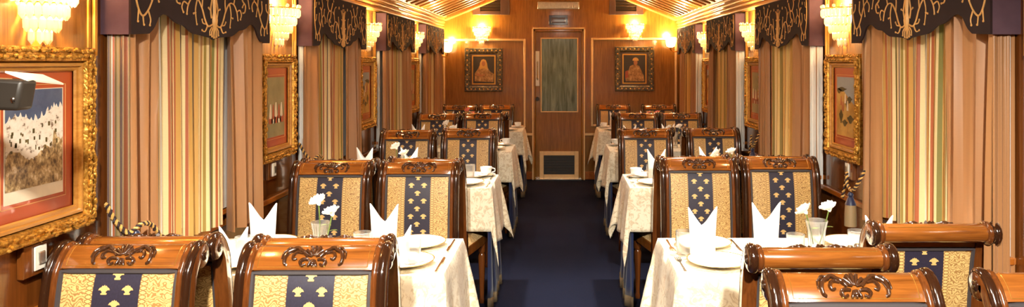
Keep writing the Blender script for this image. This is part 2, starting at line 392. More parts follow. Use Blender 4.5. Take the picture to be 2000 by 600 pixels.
def dpart(m, name, mat, par=None, bevel=0.0, smooth=40):
    o = m.build(name, mat, par or door, smooth=smooth, bevel=bevel)
    o.location = (0, 0, 0); 
    o.data.transform(Matrix.Translation((-dc, -YF, 0))); return o
def DB(x0, x1, d0, d1, z0, z1): return MB().box(x0, x1, YF-d1, YF-d0, z0, z1)
dl, dr, dt = fx(1041), fx(1141), fz(57)
dpart(DB(dl, dl+0.035, 0, 0.05, 0, dt), 'door_jamb', 'wall_wood', bevel=0.008); dpart(DB(dr-0.035, dr, 0, 0.05, 0, dt), 'door_jamb', 'wall_wood', bevel=0.008)
for x in (dl, dr): dpart(DB(x-0.009, x+0.009, 0, 0.062, 0, dt), 'edge_bead', 'pale_trim', bevel=0.004)
dpart(DB(dl, dr, 0, 0.05, dt-0.035, dt), 'door_head', 'wall_wood', bevel=0.008); dpart(DB(dl, dr, 0, 0.062, dt, dt+0.018), 'head_bead', 'pale_trim', bevel=0.004)
leaf = dpart(DB(dl+0.035, dr-0.035, 0, 0.03, 0.02, dt-0.035), 'door_leaf', 'wall_wood', bevel=0.004)
gl = (fx(1058), fx(1127), fz(217), fz(76))
dpart(DB(gl[0], gl[1], 0.03, 0.036, gl[2], gl[3]), 'door_pane', 'pane')
g = MB(); wd = 0.014
for (a, b, c, d) in ((gl[0]-wd, gl[0], gl[2]-wd, gl[3]+wd), (gl[1], gl[1]+wd, gl[2]-wd, gl[3]+wd), (gl[0], gl[1], gl[3], gl[3]+wd), (gl[0], gl[1], gl[2]-wd, gl[2])):
    g.box(a, b, YF-0.044, YF-0.03, c, d)
dpart(g, 'pane_bead', 'pale_trim', bevel=0.003)
dpart(DB(fx(1046), fx(1054), 0.03, 0.04, fz(168), fz(100)), 'push_plate', 'plate_metal', bevel=0.003)
hd = MB().tube([(fx(1050), YF-0.04, fz(120)), (fx(1050), YF-0.085, fz(124)), (fx(1050), YF-0.085, fz(152)), (fx(1050), YF-0.04, fz(156))], 0.009, 8); dpart(hd, 'door_handle', 'chrome')
kn = MB().tube([(fx(1050), YF-0.03, fz(193)), (fx(1050), YF-0.05, fz(193)), (fx(1050), YF-0.055, fz(193)), (fx(1050), YF-0.085, fz(193))], [0.012, 0.012, 0.026, 0.022], 12); dpart(kn, 'door_knob', 'black')
v = (fx(1054), fx(1130), fz(348), fz(295)); wd = 0.052; g = MB()
for (a, b, c, d) in ((v[0], v[0]+wd, v[2], v[3]), (v[1]-wd, v[1], v[2], v[3]), (v[0]+wd, v[1]-wd, v[3]-wd, v[3]), (v[0]+wd, v[1]-wd, v[2], v[2]+wd)):
    g.box(a, b, YF-0.045, YF-0.03, c, d)
vf = dpart(g, 'vent_frame', 'pale_trim', bevel=0.004)
dpart(DB(v[0]+wd, v[1]-wd, 0.03, 0.033, v[2]+wd, v[3]-wd), 'vent_backing', 'black')
for k in range(7):
    z = lerp(v[2]+wd+0.02, v[3]-wd-0.02, k/6); dpart(DB(v[0]+wd, v[1]-wd, 0.033, 0.041, z-0.007, z+0.007), 'vent_slat', 'black', bevel=0.002)
dpart(DB(fx(1046), fx(1136), 0.03, 0.10, 0.0, 0.02), 'threshold', 'chrome', bevel=0.005)
# signs, vents, switch on the far wall
nb = empty('notice_frame', (fx(1090), YF, fz(48))); tag(nb, 'small dark framed notice above the end door', 'notice')
def far_plate(name, par, x0, x1, z0, z1, d0, d1, mat, bev=0.003):
    o = MB().box(x0-par.location.x, x1-par.location.x, -d1, -d0, z0-par.location.z, z1-par.location.z).build(name, mat, par, bevel=bev); return o
far_plate('frame', nb, fx(1072), fx(1109), fz(49), fz(30), 0, 0.025, 'chair_dark'); far_plate('notice_card', nb, fx(1077), fx(1104), fz(45), fz(35), 0.025, 0.028, 'mat_dark')
gr = empty('silver_grille', (fx(1090), YF, fz(18))); tag(gr, 'long hammered silver air grille over the end door', 'grille')
far_plate('grille_frame', gr, fx(1050), fx(1131), fz(18), fz(3), 0, 0.02, 'silver', 0.008)
for k in range(9):
    xx = fx(1056+k*8.6); far_plate('louvre', gr, xx-0.016, xx+0.016, fz(15.5), fz(5.5), 0.02, 0.027, 'silver', 0.004)
for (a, b, c, d, lb) in ((924, 995, 938, 978, 'dark air vent high on the end wall, left of the door'), (1190, 1256, 1202, 1243, 'dark air vent high on the end wall, right of the door')):
    t = empty('air_vent', (fx((a+b)/2), YF, fz(29))); tag(t, lb, 'vent', 'air vents on the end wall')
    x0, x1, z0, z1 = fx(a), fx(b), fz(29), fz(-9); i0, i1, i2 = fx(c), fx(d), fz(22)
    far_plate('vent_frame', t, x0, i0, z0, z1, 0, 0.03, 'mat_dark'); far_plate('vent_frame', t, i1, x1, z0, z1, 0, 0.03, 'mat_dark'); far_plate('vent_frame', t, i0, i1, z0, i2, 0, 0.03, 'mat_dark')
    far_plate('vent_backing', t, i0, i1, i2, z1, 0, 0.006, 'black')
    for k in range(5): zz = lerp(i2+0.02, z1-0.02, k/4); far_plate('vent_slat', t, i0, i1, zz-0.006, zz+0.006, 0.006, 0.022, 'black')
sw = empty('wall_switch', (fx(1024), YF, fz(292))); tag(sw, 'small switch plate low on end wall, left of door', 'switch')
far_plate('plate', sw, fx(1020), fx(1028), fz(292), fz(278), 0, 0.012, 'pale_trim'); far_plate('rocker', sw, fx(1022), fx(1026), fz(289), fz(281), 0.012, 0.018, 'white_plastic')

# --- windows (behind the curtains), pier panels, pelmets, curtains
PIER = [WIN0+P*k-(P-WINW)/2 for k in range(4)] + [WIN0+P*4-(P-WINW)/2]     # centres of the wall piers between bays
wn = 0
for s, nm in SIDES:
    for k in range(4):
        y0 = WIN0+P*k; y1 = y0+WINW; wn += 1
        wo = empty(f'window_{wn}', (s*XW, (y0+y1)/2, 0.8)); tag(wo, f'curtained window number {k+1} from the camera on the {nm} wall', kind='structure')
        def wb_(name, d0, d1, ya, yb, za, zb, mat, bev=0.004):
            xa, xb = sorted((-s*d0, -s*d1)); return MB().box(xa, xb, ya-wo.location.y, yb-wo.location.y, za-0.8, zb-0.8).build(name, mat, wo, bevel=bev)
        wb_('pane', 0, 0.006, y0+0.1, y1-0.1, 0.9, 1.8, 'night_glass', 0)
        for (a, b, c, d) in ((y0+0.05, y0+0.1, 0.85, 1.85), (y1-0.1, y1-0.05, 0.85, 1.85), (y0+0.1, y1-0.1, 1.8, 1.85), (y0+0.1, y1-0.1, 0.85, 0.9)):
            wb_('window_frame', 0, 0.02, a, b, c, d, 'wall_wood_y')
        wb_('window_sill', 0, 0.028, y0+0.02, y1-0.02, 0.81, 0.835, 'wall_wood_y')
        wb_('blind', 0.021, 0.026, y0+0.02, y1-0.02, 0.84, 1.86, 'blind', 0)
    for k in range(5):
        yc = PIER[k]
        if k == 4: continue
        hw = (P-WINW)/2-0.03
        pn = MB().box(*sorted((s*XW, s*(XW-0.012))), yc-hw, yc+hw, 1.50, 1.88).build('pier_panel', 'wall_wood', walls[nm], bevel=0.004)
        for q in (-1, 1):
            MB().tube([(s*(XW-0.012), yc+q*(hw-0.02), 1.50), (s*(XW-0.012), yc+q*(hw-0.02), 1.88)], 0.010, 8).build('gilt_bead', 'gold_trim', walls[nm])
            MB().tube([(s*(XW-0.012), yc+q*(hw-0.05), 1.50), (s*(XW-0.012), yc+q*(hw-0.05), 1.88)], 0.006, 8).build('gilt_bead', 'gold_trim', walls[nm])
ORD = ['first', 'second', 'third', 'fourth', 'fifth']
NEAR = ['nearest the camera', 'second from the camera', 'third from the camera', 'farthest from the camera']

EDGE = [(0, -0.002), (0.02, 0.006), (0.08, 0.012), (0.16, 0.018), (0.19, 0.028), (0.23, 0.046), (0.27, 0.050), (0.30, 0.058), (0.335, 0.076), (0.37, 0.080), (0.40, 0.066), (0.43, 0.026), (0.46, 0.006), (0.565, 0.0)]
VINES = [
    [(0.015, 0.06), (0.05, 0.052), (0.075, 0.075), (0.10, 0.12), (0.135, 0.155), (0.175, 0.155), (0.205, 0.125), (0.215, 0.09)],
    [(0.055, 0.054), (0.075, 0.030), (0.10, 0.034)], [(0.07, 0.06), (0.09, 0.062), (0.10, 0.075)],
    [(0.10, 0.12), (0.095, 0.16), (0.105, 0.19)], [(0.135, 0.155), (0.15, 0.11), (0.14, 0.055)], [(0.148, 0.10), (0.165, 0.095)],
    [(0.175, 0.155), (0.19, 0.20), (0.18, 0.235), (0.155, 0.25)], [(0.205, 0.125), (0.235, 0.135), (0.25, 0.115), (0.24, 0.095)], [(0.19, 0.20), (0.215, 0.215)],
    [(0.22, 0.27), (0.25, 0.225), (0.285, 0.22), (0.315, 0.25), (0.31, 0.28)], [(0.25, 0.225), (0.26, 0.18), (0.29, 0.16), (0.285, 0.13), (0.265, 0.125)], [(0.285, 0.22), (0.315, 0.19), (0.33, 0.15)], [(0.275, 0.165), (0.26, 0.15)],
    [(0.54, 0.29), (0.548, 0.22), (0.545, 0.14), (0.525, 0.085), (0.50, 0.065), (0.47, 0.085), (0.445, 0.12), (0.42, 0.165), (0.385, 0.185), (0.36, 0.165), (0.365, 0.14)],
    [(0.50, 0.065), (0.495, 0.035)], [(0.525, 0.085), (0.53, 0.045)], [(0.47, 0.085), (0.455, 0.055), (0.46, 0.035)], [(0.445, 0.12), (0.47, 0.15), (0.465, 0.19)], [(0.42, 0.165), (0.425, 0.21), (0.405, 0.24), (0.42, 0.27)], [(0.425, 0.21), (0.45, 0.225)], [(0.385, 0.185), (0.375, 0.22)], [(0.545, 0.14), (0.52, 0.155), (0.515, 0.18)], [(0.548, 0.22), (0.525, 0.225), (0.515, 0.25)], [(0.42, 0.16), (0.405, 0.12)],
    [(0.012, 0.045), (0.022, 0.028), (0.020, 0.012)], [(0.018, 0.05), (0.035, 0.035), (0.036, 0.018)], [(0.004, 0.04), (0.007, 0.02), (0.006, 0.008)],
    [(0.022, 0.085), (0.030, 0.12), (0.018, 0.17), (0.026, 0.21), (0.045, 0.235)], [(0.028, 0.115), (0.048, 0.125)], [(0.02, 0.17), (0.038, 0.18)], [(0.026, 0.21), (0.012, 0.245)]]
def arc(u): return interp(EDGE, abs(u))
def make_pelmet(s):
    """front at local x = 0 plane facing the aisle; local y along the car, centred, z = 0 at pelmet bottom"""
    root = empty('pelmet'); H = 0.305; hw = WINW/2; D = 0.10
    N = 96; top = []; m = MB()
    us = [lerp(-hw, hw, i/N) for i in range(N+1)]
    vs = []
    for u in us: vs += [(0, u, arc(u)), (0, u, H), (s*0.008, u, arc(u)), (s*0.008, u, H)]
    fs = []
    for i in range(N):
        a = i*4; b = a+4
        fs += [(a, b, b+1, a+1), (a+2, a+3, b+3, b+2), (a, a+2, b+2, b), (a+1, b+1, b+3, a+3)]
    fs += [(0, 1, 3, 2), (N*4, N*4+2, N*4+3, N*4+1)]
    m.add(vs, fs); fr = m.build('front_panel', 'velvet', root, smooth=60)
    for q in (-1, 1):
        ya, yb = sorted((q*hw, q*(hw-0.008)))
        MB().box(*sorted((s*0.008, s*D)), ya, yb, 0.0, H).build('side_panel', 'velvet_side', root, smooth=0)
    MB().box(*sorted((s*0.008, s*D)), -hw, hw, H-0.008, H).build('top_board', 'velvet', root, smooth=0)
    e = MB()
    for vn in VINES:
        pts = smooth_path([(p[0], p[1], 0) for p in vn], 5); L = len(pts); base = 0.0040 if len(vn) > 4 else 0.0032
        for q in (-1, 1):
            e.tube([(-s*0.001, q*p[0], p[1]) for p in pts], [base*(1-0.35*i/(L-1)) for i in range(L)], 6)
        tip = pts[-1]
        for q in (-1, 1): e.blob((-s*0.002, q*tip[0], tip[1]), (0.003, 0.0046, 0.0046), 6, 4)
    e.tube([(-s*0.001, 0, z) for z in (0.035, 0.06, 0.08, 0.11, 0.15, 0.19, 0.225)], [0.004, 0.013, 0.015, 0.008, 0.011, 0.009, 0.004], 8)
    for u, z in ((0, 0.27), (0.33, 0.285), (0.2, 0.285), (0.47, 0.25), (0.09, 0.25)):
        for q in ((-1, 1) if u else (1,)): e.blob((-s*0.001, q*u, z), (0.003, 0.006, 0.010), 6, 4)
    em = e.build('gold_vine_embroidery', 'embroid', fr); em['kind'] = 'stuff'
    return root
def curtain_mesh(y0, y1, z0, z1, xc, amp, nf, seed, s, pinch=1.0, nv=14, uscale=None, lean=0.0, drop=0.0):
    """hanging cloth facing the aisle: folds along y, hem at z0"""
    rnd = random.Random(seed); ph = [rnd.uniform(0, 6.28) for _ in range(4)]; fr = [nf, nf*1.7, nf*0.6, nf*2.6]; am = [1, 0.45, 0.6, 0.25]
    nu = max(24, int(nf*9)); m = MB(); w_ = y1-y0
    def fold(t, zz):
        q = sum(a*math.sin(2*PI*f*t+p+zz*0.35*math.sin(3*p)) for a, f, p in zip(am, fr, ph))
        return amp*q*(0.55+0.45*(1-zz))*0.62
    def pt(t, zz, back):
        g = 1.0-(1.0-pinch)*math.sin(min(1.0, (1-zz)*1.25)*PI/2)**1.5
        y = lerp(y0, y1, 0.5+(t-0.5)*g)+lean*(1-zz)
        z = lerp(z0+drop*t, z1, zz)
        return (s*(xc+back)-s*fold(t, zz), y+0.25*fold(t+0.07, zz), z)
    m.grid(lambda a, b: pt(a, b, 0), nu, nv, lambda a, b: (a*w_, b))
    o = len(m.v); m.grid(lambda a, b: pt(a, b, 0.004), nu, nv, lambda a, b: (a*w_, b))
    T = nu+1
    def bord(idx): 
        for a, b in zip(idx, idx[1:]): m.f.append((a, b, b+o, a+o))
    bord([i for i in range(T)]); bord([nv*T+i for i in range(T)]); bord([j*T for j in range(nv+1)]); bord([j*T+nu for j in range(nv+1)])
    return m
pel_src = {s: make_pelmet(s) for s, _ in SIDES}
for s, nm in SIDES:
    cm = child_map(); first = True
    for k in range(4):
        y0 = WIN0+P*k; y1 = y0+WINW; yc = (y0+y1)/2
        pe = pel_src[s] if first else copy_tree(pel_src[s], cm); first = False
        pe.location = (s*1.40, yc, 1.570)
        tag(pe, f'dark velvet pelmet with gold vine embroidery, {nm} window {NEAR[k]}', 'pelmet', 'embroidered velvet pelmets')
        sd = 10*k+(0 if s < 0 else 100)
        zt = 1.84
        # striped centre panel
        na, sa_, sb_, fa = (0.215, 0.165, 0.785, 0.755) if s < 0 else (0.345, 0.285, 0.955, 0.905)
        o = curtain_mesh(y0+sa_, y0+sb_, 0.80, zt, 1.462, 0.020, 8, sd+1, s, 0.92, drop=-0.02).build('striped_curtain', 'stripe_gold' if (s > 0 and k > 0) else 'stripe')
        tag(o, f'striped silk centre curtain of the {nm} window {NEAR[k]}', 'curtain', 'striped centre curtains')
        o = curtain_mesh(y0+0.012, y0+na, 0.74, zt, 1.437, 0.034, 2.0 if s < 0 else 3.0, sd+2, s, 0.86, lean=-0.010).build('copper_drape', 'silk')
        tag(o, f'copper silk side drape, near edge of the {nm} window {NEAR[k]}', 'drape', 'copper silk drapes')
        o = curtain_mesh(y0+fa, y1-0.01, 0.74, zt, 1.437, 0.034, 3.4 if s < 0 else 2.0, sd+3, s, 0.90, lean=0.010).build('copper_drape', 'silk')
        tag(o, f'copper silk side drape, far edge of the {nm} window {NEAR[k]}', 'drape', 'copper silk drapes')
    # striped return at the near end of each bay (turns back to the wall)
    for k in range(4):
        y0 = WIN0+P*k
        lw = 0.036 if (s > 0 or k == 0) else 0.014
        mm = curtain_mesh(-lw, lw, 0.76, 1.84, 0, 0.007, 3, 50+k, 1, 1.0, nv=10)
        o = mm.build('curtain_lining', ('stripe_pale' if s < 0 else 'silk') if k == 0 else 'blind'); o.location = (s*(1.491-lw), y0+0.020, 0); o.rotation_euler = (0, 0, R(90))
        tag(o, ((f'pale striped curtain lining turned to the wall, {nm} window {NEAR[k]}' if s < 0 else 'copper silk curtain edge turned to the wall at the right frame edge') if k == 0 else f'white curtain lining edge beside the wall, {nm} window {NEAR[k]}'), 'curtain lining', 'curtain linings')
# rope tiebacks
def rope(name, path, label, rad=0.0068, turns=26, tassel=None):
    root = empty(name, path[-1]); tag(root, label, 'tieback', 'twisted rope tiebacks')
    b = Vector(path[-1]); pts = [p-b for p in smooth_path(path, 12)]; L = len(pts)
    for ph, mt, nmn in ((0, 'rope_gold', 'gold_strand'), (PI, 'rope_dark', 'dark_strand')):
        q = []
        for i, p in enumerate(pts):
            t = (pts[min(i+1, L-1)]-pts[max(i-1, 0)]).normalized(); a = t.orthogonal().normalized() if False else (Vector((0, 0, 1))-t*t.z)
            a = a.normalized() if a.length > 0.2 else (Vector((1, 0, 0))-t*t.x).normalized(); c = t.cross(a); an = ph+turns*2*PI*i/(L-1)
            q.append(p+a*math.cos(an)*rad*0.62+c*math.sin(an)*rad*0.62)
        MB().tube(q, rad*0.72, 6).build(nmn, mt, root)
    if tassel:
        e = Vector(tassel)-b
        MB().lathe([(0.001, 0), (0.010, -0.004), (0.014, -0.014), (0.010, -0.024), (0.013, -0.028), (0.022, -0.05), (0.026, -0.06), (0.001, -0.06)], 12, e).build('tassel_head', 'satin', root)
        MB().lathe([(0.024, -0.058), (0.027, -0.10), (0.028, -0.16), (0.001, -0.162)], 14, e).build('tassel_fringe', 'stripe_pale', root)
for s, nm in SIDES:
    for k in range(2):
        y0 = WIN0+P*k
        if s < 0:
            path = [(s*1.475, y0-0.012, 1.02), (s*1.445, y0-0.012, 0.965), (s*1.405, y0-0.008, 0.925), (s*1.382, y0+0.03, 0.945), (s*1.378, y0+0.08, 0.93), (s*1.378, y0+0.14, 0.87)]
            tip = (s*1.392, y0+0.012, 0.93)
            rope('rope_tieback', path, f'gold and black rope tieback on the {nm} window {NEAR[k]}', turns=14, tassel=None if False else tip)
        else:
            y1 = y0+WINW
            path = [(s*1.372, y1-0.22, 0.99), (s*1.36, y1-0.17, 0.92), (s*1.36, y1-0.11, 0.88), (s*1.36, y1-0.05, 0.90), (s*1.37, y1-0.02, 0.95), (s*1.372, y1-0.00, 0.90), (s*1.372, y1+0.04, 0.82)]
            rope('rope_tieback', path, f'gold and black rope tieback on the {nm} window {NEAR[k]}', turns=17, tassel=(s*1.36, y1-0.09, 0.87))

# ------------------------------------------------------------------ gilt framed pictures on the piers
def rect_ring(m, hw, hz, prof):
    """mitred frame in local (y,z) plane; profile points (inset from outer edge, depth out along -x sign handled by caller)"""
    n = len(prof); vs = []
    for (cy, cz) in ((-1, -1), (1, -1), (1, 1), (-1, 1)):
        for (i, d) in prof: vs.append((d, cy*(hw-i), cz*(hz-i)))
    fs = [(c*n+j, ((c+1) % 4)*n+j, ((c+1) % 4)*n+j+1, c*n+j+1) for c in range(4) for j in range(n-1)]
    m.add(vs, fs); return m
def orn(hw, hz, s, seed):
    rnd = random.Random(seed); m = MB(); st = 0.013
    def run(a, b, ax):
        n = int((b-a)/st)
        for i in range(n+1):
            t = lerp(a, b, i/n)
            for off in (0.010, 0.028):
                r = rnd.uniform(0.006, 0.011); d = rnd.uniform(0.034, 0.040)
                for q in (-1, 1):
                    c = (d, t, q*(hz-off)) if ax == 'y' else (d, q*(hw-off), t)
                    rr = (r*0.7, r*1.25, r*0.75) if ax == 'y' else (r*0.7, r*0.75, r*1.25)
                    m.blob((c[0], c[1]+rnd.uniform(-.004, .004), c[2]+rnd.uniform(-.004, .004)), rr, 6, 4)
    run(-hw+0.012, hw-0.012, 'y'); run(-hz+0.03, hz-0.03, 'z')
    m.v = [(-s*x, y, z) for x, y, z in m.v]
    return m
def flat(m, poly, d0, d1, s):
    """thin plate: polygon in (y,z)"""
    m.prism(poly, 'x', *sorted((-s*d0, -s*d1))); return m
def rectp(y0, y1, z0, z1): return [(y0, z0), (y1, z0), (y1, z1), (y0, z1)]
def figure(y, z, h, lean=0.0):
    w_ = h*0.2
    return [(y-w_, z), (y+w_, z), (y+w_*0.8, z+h*0.45), (y+w_*0.55, z+h*0.78), (y+w_*0.35+lean, z+h), (y-w_*0.35+lean, z+h), (y-w_*0.6, z+h*0.78), (y-w_*0.9, z+h*0.4)]
def make_picture(s, k, label, kind, hw=0.225, hz=0.275, zc=1.245):
    root = empty('framed_picture', (s*XW, PIER[k], zc)); tag(root, label, 'picture', 'gilt framed pictures between the windows')
    m = rect_ring(MB(), hw, hz, [(0, 0), (0, 0.030), (0.006, 0.034), (0.040, 0.036), (0.044, 0.022)]); m.v = [(-s*x, y, z) for x, y, z in m.v]
    fr = m.build('gilt_frame', 'gilt', root, smooth=50)
    og = orn(hw, hz, s, 3+k); o = og.build('leaf_ornament', 'gilt', fr); o['kind'] = 'stuff'
    m = rect_ring(MB(), hw-0.044, hz-0.044, [(0, 0.020), (0.004, 0.028), (0.012, 0.028), (0.015, 0.020), (0.024, 0.019), (0.028, 0.013)]); m.v = [(-s*x, y, z) for x, y, z in m.v]
    m.build('inner_moulding', 'frame_wood', root, smooth=30)
    a, b = hw-0.070, hz-0.070
    mt = flat(MB(), rectp(-a, a, -b, b), 0.002, 0.008, s).build('mat_board', 'mat_red', root, smooth=0)
    ia, ib = a-0.042, b-0.050
    ln = MB()
    for (p, q, r_, t) in ((-ia-.012, ia+.012, ib+.010, ib+.012), (-ia-.012, ia+.012, -ib-.012, -ib-.010), (-ia-.012, -ia-.010, -ib-.012, ib+.012), (ia+.010, ia+.012, -ib-.012, ib+.012)): flat(ln, rectp(p, q, r_, t), 0.008, 0.009, s)
    ln.build('mat_line', 'mat_line', mt, smooth=0)
    def lay(poly, d, mat, name): return flat(MB(), poly, 0.008, 0.008+d, s).build(name, mat, mt, smooth=0)
    rnd = random.Random(k*7+(1 if s > 0 else 0))
    if kind == 'palace':
        lay(rectp(-ia, ia, -ib, ib), 0.001, 'paper', 'print_paper'); ia -= 0.004; ib_ = -ib+0.035; 
        lay(rectp(-ia, ia, ib*0.25, ib-0.002), 0.0014, 'sky_paint', 'print_sky')
        sk = [(-ia, ib_), (ia, ib_)]; n = 44
        for i in range(n+1):
            t = 1-i/n; y = lerp(-ia, ia, t); base = lerp(0.42, 0.58, t)*ib + 0.012*math.sin(t*9)
            spike = 0.016 if i % 5 == 2 and t > 0.4 else (0.010 if i % 4 == 1 else 0); sk.append((y, base+spike+rnd.uniform(-.002, .002)))
        lay(sk, 0.0018, 'palace', 'print_palace')
        n = 30; sk = [(-ia, ib_), (ia, ib_)]
        for i in range(n+1):
            t = 1-i/n; y = lerp(-ia, ia, t); sk.append((y, -0.028+0.018*math.sin(t*11)+rnd.uniform(-.008, .008)+(0.05 if t > 0.8 else 0)))
        lay(sk, 0.0022, 'crowd', 'print_crowd')
        wm = MB()
        for _ in range(26):
            y = rnd.uniform(-ia+.01, ia-.012); z = rnd.uniform(-0.02, ib*0.36); flat(wm, rectp(y, y+rnd.uniform(.003, .008), z, z+rnd.uniform(.006, .014)), 0.0098, 0.0103, s)
        wm.build('print_windows', 'paint_dark', mt, smooth=0)['kind'] = 'stuff'
    elif kind == 'riders':
        lay(rectp(-ia, ia, -ib, ib), 0.001, 'sage', 'print_ground')
        for i, y in enumerate((-0.07, -0.035, 0.0, 0.04, 0.075)):
            lay(figure(y, -0.055+rnd.uniform(-.01, .01), 0.075), 0.0016, 'paint_red' if i % 2 else 'paint_white', 'print_figure')
            lay([(y-.022, -.085), (y+.026, -.085), (y+.03, -.05), (y+.02, -.045), (y-.02, -.047), (y-.026, -.06)], 0.0014, 'paint_white' if i % 2 else 'paint_red', 'print_mount')
    else:
        lay(rectp(-ia, ia, -ib, ib), 0.001, 'sky_grey', 'print_sky')
        lay([(-ia, -ib), (ia, -ib), (ia, ib*0.55), (ia*0.5, ib*0.62), (0.1*ia, ib*0.50), (-0.4*ia, ib*0.3), (-ia, ib*0.1)], 0.0014, 'hill', 'print_hill')
        for (y, z, r1, r2) in ((0.4, 0.58, 0.5, 0.07), (0.75, 0.52, 0.3, 0.08), (-0.5, 0.25, 0.25, 0.1), (-0.6, -0.4, 0.35, 0.12), (0.5, -0.35, 0.22, 0.2), (0.05, -0.55, 0.3, 0.1), (-0.2, 0.1, 0.16, 0.12)):
            pts = [(max(-ia, min(ia, (y+r1*math.cos(q)*(1+.3*math.sin(3*q)))*ia)), max(-ib, min(ib, (z+r2*math.sin(q)*(1+.3*math.cos(4*q)))*ib))) for q in [2*PI*i/14 for i in range(14)]]
            lay(pts, 0.0018, 'paint_dark', 'print_foliage')
        for y in (-0.03, 0.0, 0.03, 0.055): lay(figure(y, rnd.uniform(-.03, .02), 0.05), 0.002, 'paint_red' if y > 0 else 'paint_white', 'print_figure')
    return root
make_picture(-1, 0, 'large gilt framed palace print on rust mat, at left edge by the camera', 'palace', 0.228, 0.276, 1.248)
make_picture(-1, 1, 'gilt framed sage green print of riders, left wall after first window', 'riders')
make_picture(-1, 2, 'gilt framed picture on left wall, between second and third windows', 'hill')
make_picture(-1, 3, 'gilt framed picture on left wall, between third and fourth windows', 'riders')
make_picture(1, 1, 'gilt framed ochre hillside print, right wall after first window', 'hill')
make_picture(1, 2, 'gilt framed picture on right wall, between second and third windows', 'riders')
make_picture(1, 3, 'gilt framed picture on right wall, between third and fourth windows', 'hill')
# switch plates under the pictures
for s, nm, k, lb in ((-1, 'left', 0, 'switch plate in dark wooden box below the palace print'), (-1, 'left', 1, 'switch plate below the riders print on left wall'), (1, 'right', 1, 'switch plate below the hillside print on right wall')):
    dy = 0.0 if k == 0 else 0.06
    r_ = empty('wall_switch', (s*XW, PIER[k]-dy, 0.925)); tag(r_, lb, 'switch')
    def q(d0, d1, y0, y1, z0, z1, n, mt, b=0.003): return MB().box(*sorted((-s*d0, -s*d1)), y0, y1, z0, z1).build(n, mt, r_, bevel=b)
    q(0, 0.02, -0.06, 0.035, -0.048, 0.042, 'backing_box', 'dark_panel'); q(0.02, 0.025, -0.022, 0.026, -0.034, 0.034, 'plate', 'white_plastic'); q(0.025, 0.030, -0.010, 0.014, -0.018, 0.018, 'rocker', 'silver')

# portraits on the far wall
def portrait(px0, px1, py0, py1, kind, label):
    x0, x1, z0, z1 = fx(px0), fx(px1), fz(py1), fz(py0); hw, hz = (x1-x0)/2, (z1-z0)/2
    root = empty('framed_portrait', ((x0+x1)/2, YF, (z0+z1)/2)); tag(root, label, 'picture', 'portraits on the end wall')
    rot = lambda m: setattr(m, 'v', [(y, -x, z) for x, y, z in m.v]) or m
    rot(rect_ring(MB(), hw, hz, [(0, 0), (0, 0.026), (0.01, 0.032), (0.055, 0.030), (0.062, 0.020), (0.070, 0.012)])).build('inlaid_frame', 'inlay', root, smooth=30)
    b = MB()
    for i in range(9):
        for q in (-1, 1):
            b.blob((lerp(-hw+.03, hw-.03, i/8), -0.031, q*(hz-.032)), (.009, .005, .009), 6, 4)
            b.blob((q*(hw-.032), -0.031, lerp(-hz+.03, hz-.03, i/8)), (.009, .005, .009), 6, 4)
    b.build('inlay_studs', 'gold_trim', root)['kind'] = 'stuff'
    def lay(poly, d0, d1, mat, name): return MB().prism(poly, 'y', -d1, -d0).build(name, mat, root, smooth=0)
    lay(rectp(-hw+.06, hw-.06, -hz+.06, hz-.06), 0.004, 0.010, 'mat_dark', 'mat_board')
    iw, ih = hw*0.56, hz*0.62
    rot(rect_ring(MB(), iw+.014, ih+.014, [(0, 0.010), (0, 0.015), (0.014, 0.015), (0.014, 0.010)])).build('inner_fillet', 'gold_trim', root, smooth=0)
    lay(rectp(-iw, iw, -ih, ih), 0.010, 0.0115, 'port_bg', 'painted_ground')
    def ell(cx, cz, rx, rz, n=16, a0=0, a1=2*PI): return [(cx+rx*math.cos(a0+(a1-a0)*i/n), cz+rz*math.sin(a0+(a1-a0)*i/n)) for i in range(n)]
    W, H = iw, ih
    if kind == 'veil':
        lay([(-.85*W, -.85*H), (.9*W, -.9*H), (.95*W, -.3*H), (.6*W, -.12*H), (.42*W, .1*H), (.3*W, .45*H), (-.32*W, .45*H), (-.55*W, .05*H), (-.85*W, -.25*H)], 0.0115, 0.0125, 'robe', 'painted_robe')
        lay([(-.4*W, .0*H), (-.36*W, .5*H), (-.22*W, .74*H), (-.02*W, .8*H), (.2*W, .72*H), (.32*W, .45*H), (.38*W, .0*H), (.1*W, .1*H), (-.1*W, .1*H)], 0.0125, 0.0132, 'veil', 'painted_veil')
        lay(ell(-.02*W, .46*H, .17*W, .19*H), 0.0132, 0.0138, 'skin', 'painted_face')
        lay([(-.7*W, -.4*H), (-.2*W, -.5*H), (.1*W, -.38*H), (.1*W, -.3*H), (-.2*W, -.38*H), (-.62*W, -.22*H)], 0.0132, 0.0138, 'skin', 'painted_arm')
    else:
        lay([(-.8*W, -.9*H), (.9*W, -.9*H), (.85*W, -.5*H), (.62*W, -.1*H), (.42*W, .22*H), (.2*W, .3*H), (-.1*W, .3*H), (-.4*W, .2*H), (-.6*W, -.2*H), (-.85*W, -.55*H)], 0.0115, 0.0125, 'robe', 'painted_coat')
        lay(ell(.1*W, .46*H, .18*W, .2*H), 0.0125, 0.0135, 'skin', 'painted_face')
        lay(ell(.1*W, .62*H, .28*W, .2*H, 14, -0.2, PI+0.4), 0.0135, 0.0142, 'veil', 'painted_turban')
        lay([(-.85*W, -.2*H), (-.6*W, -.1*H), (-.55*W, -.6*H), (-.85*W, -.7*H)], 0.0125, 0.0132, 'paint_red', 'painted_cushion')
    return root
portrait(908, 982, 94, 179, 'veil', 'dark framed portrait of a veiled seated woman, left of door')
portrait(1201, 1277, 91, 178, 'turban', 'dark framed portrait of a turbaned seated man, right of door')

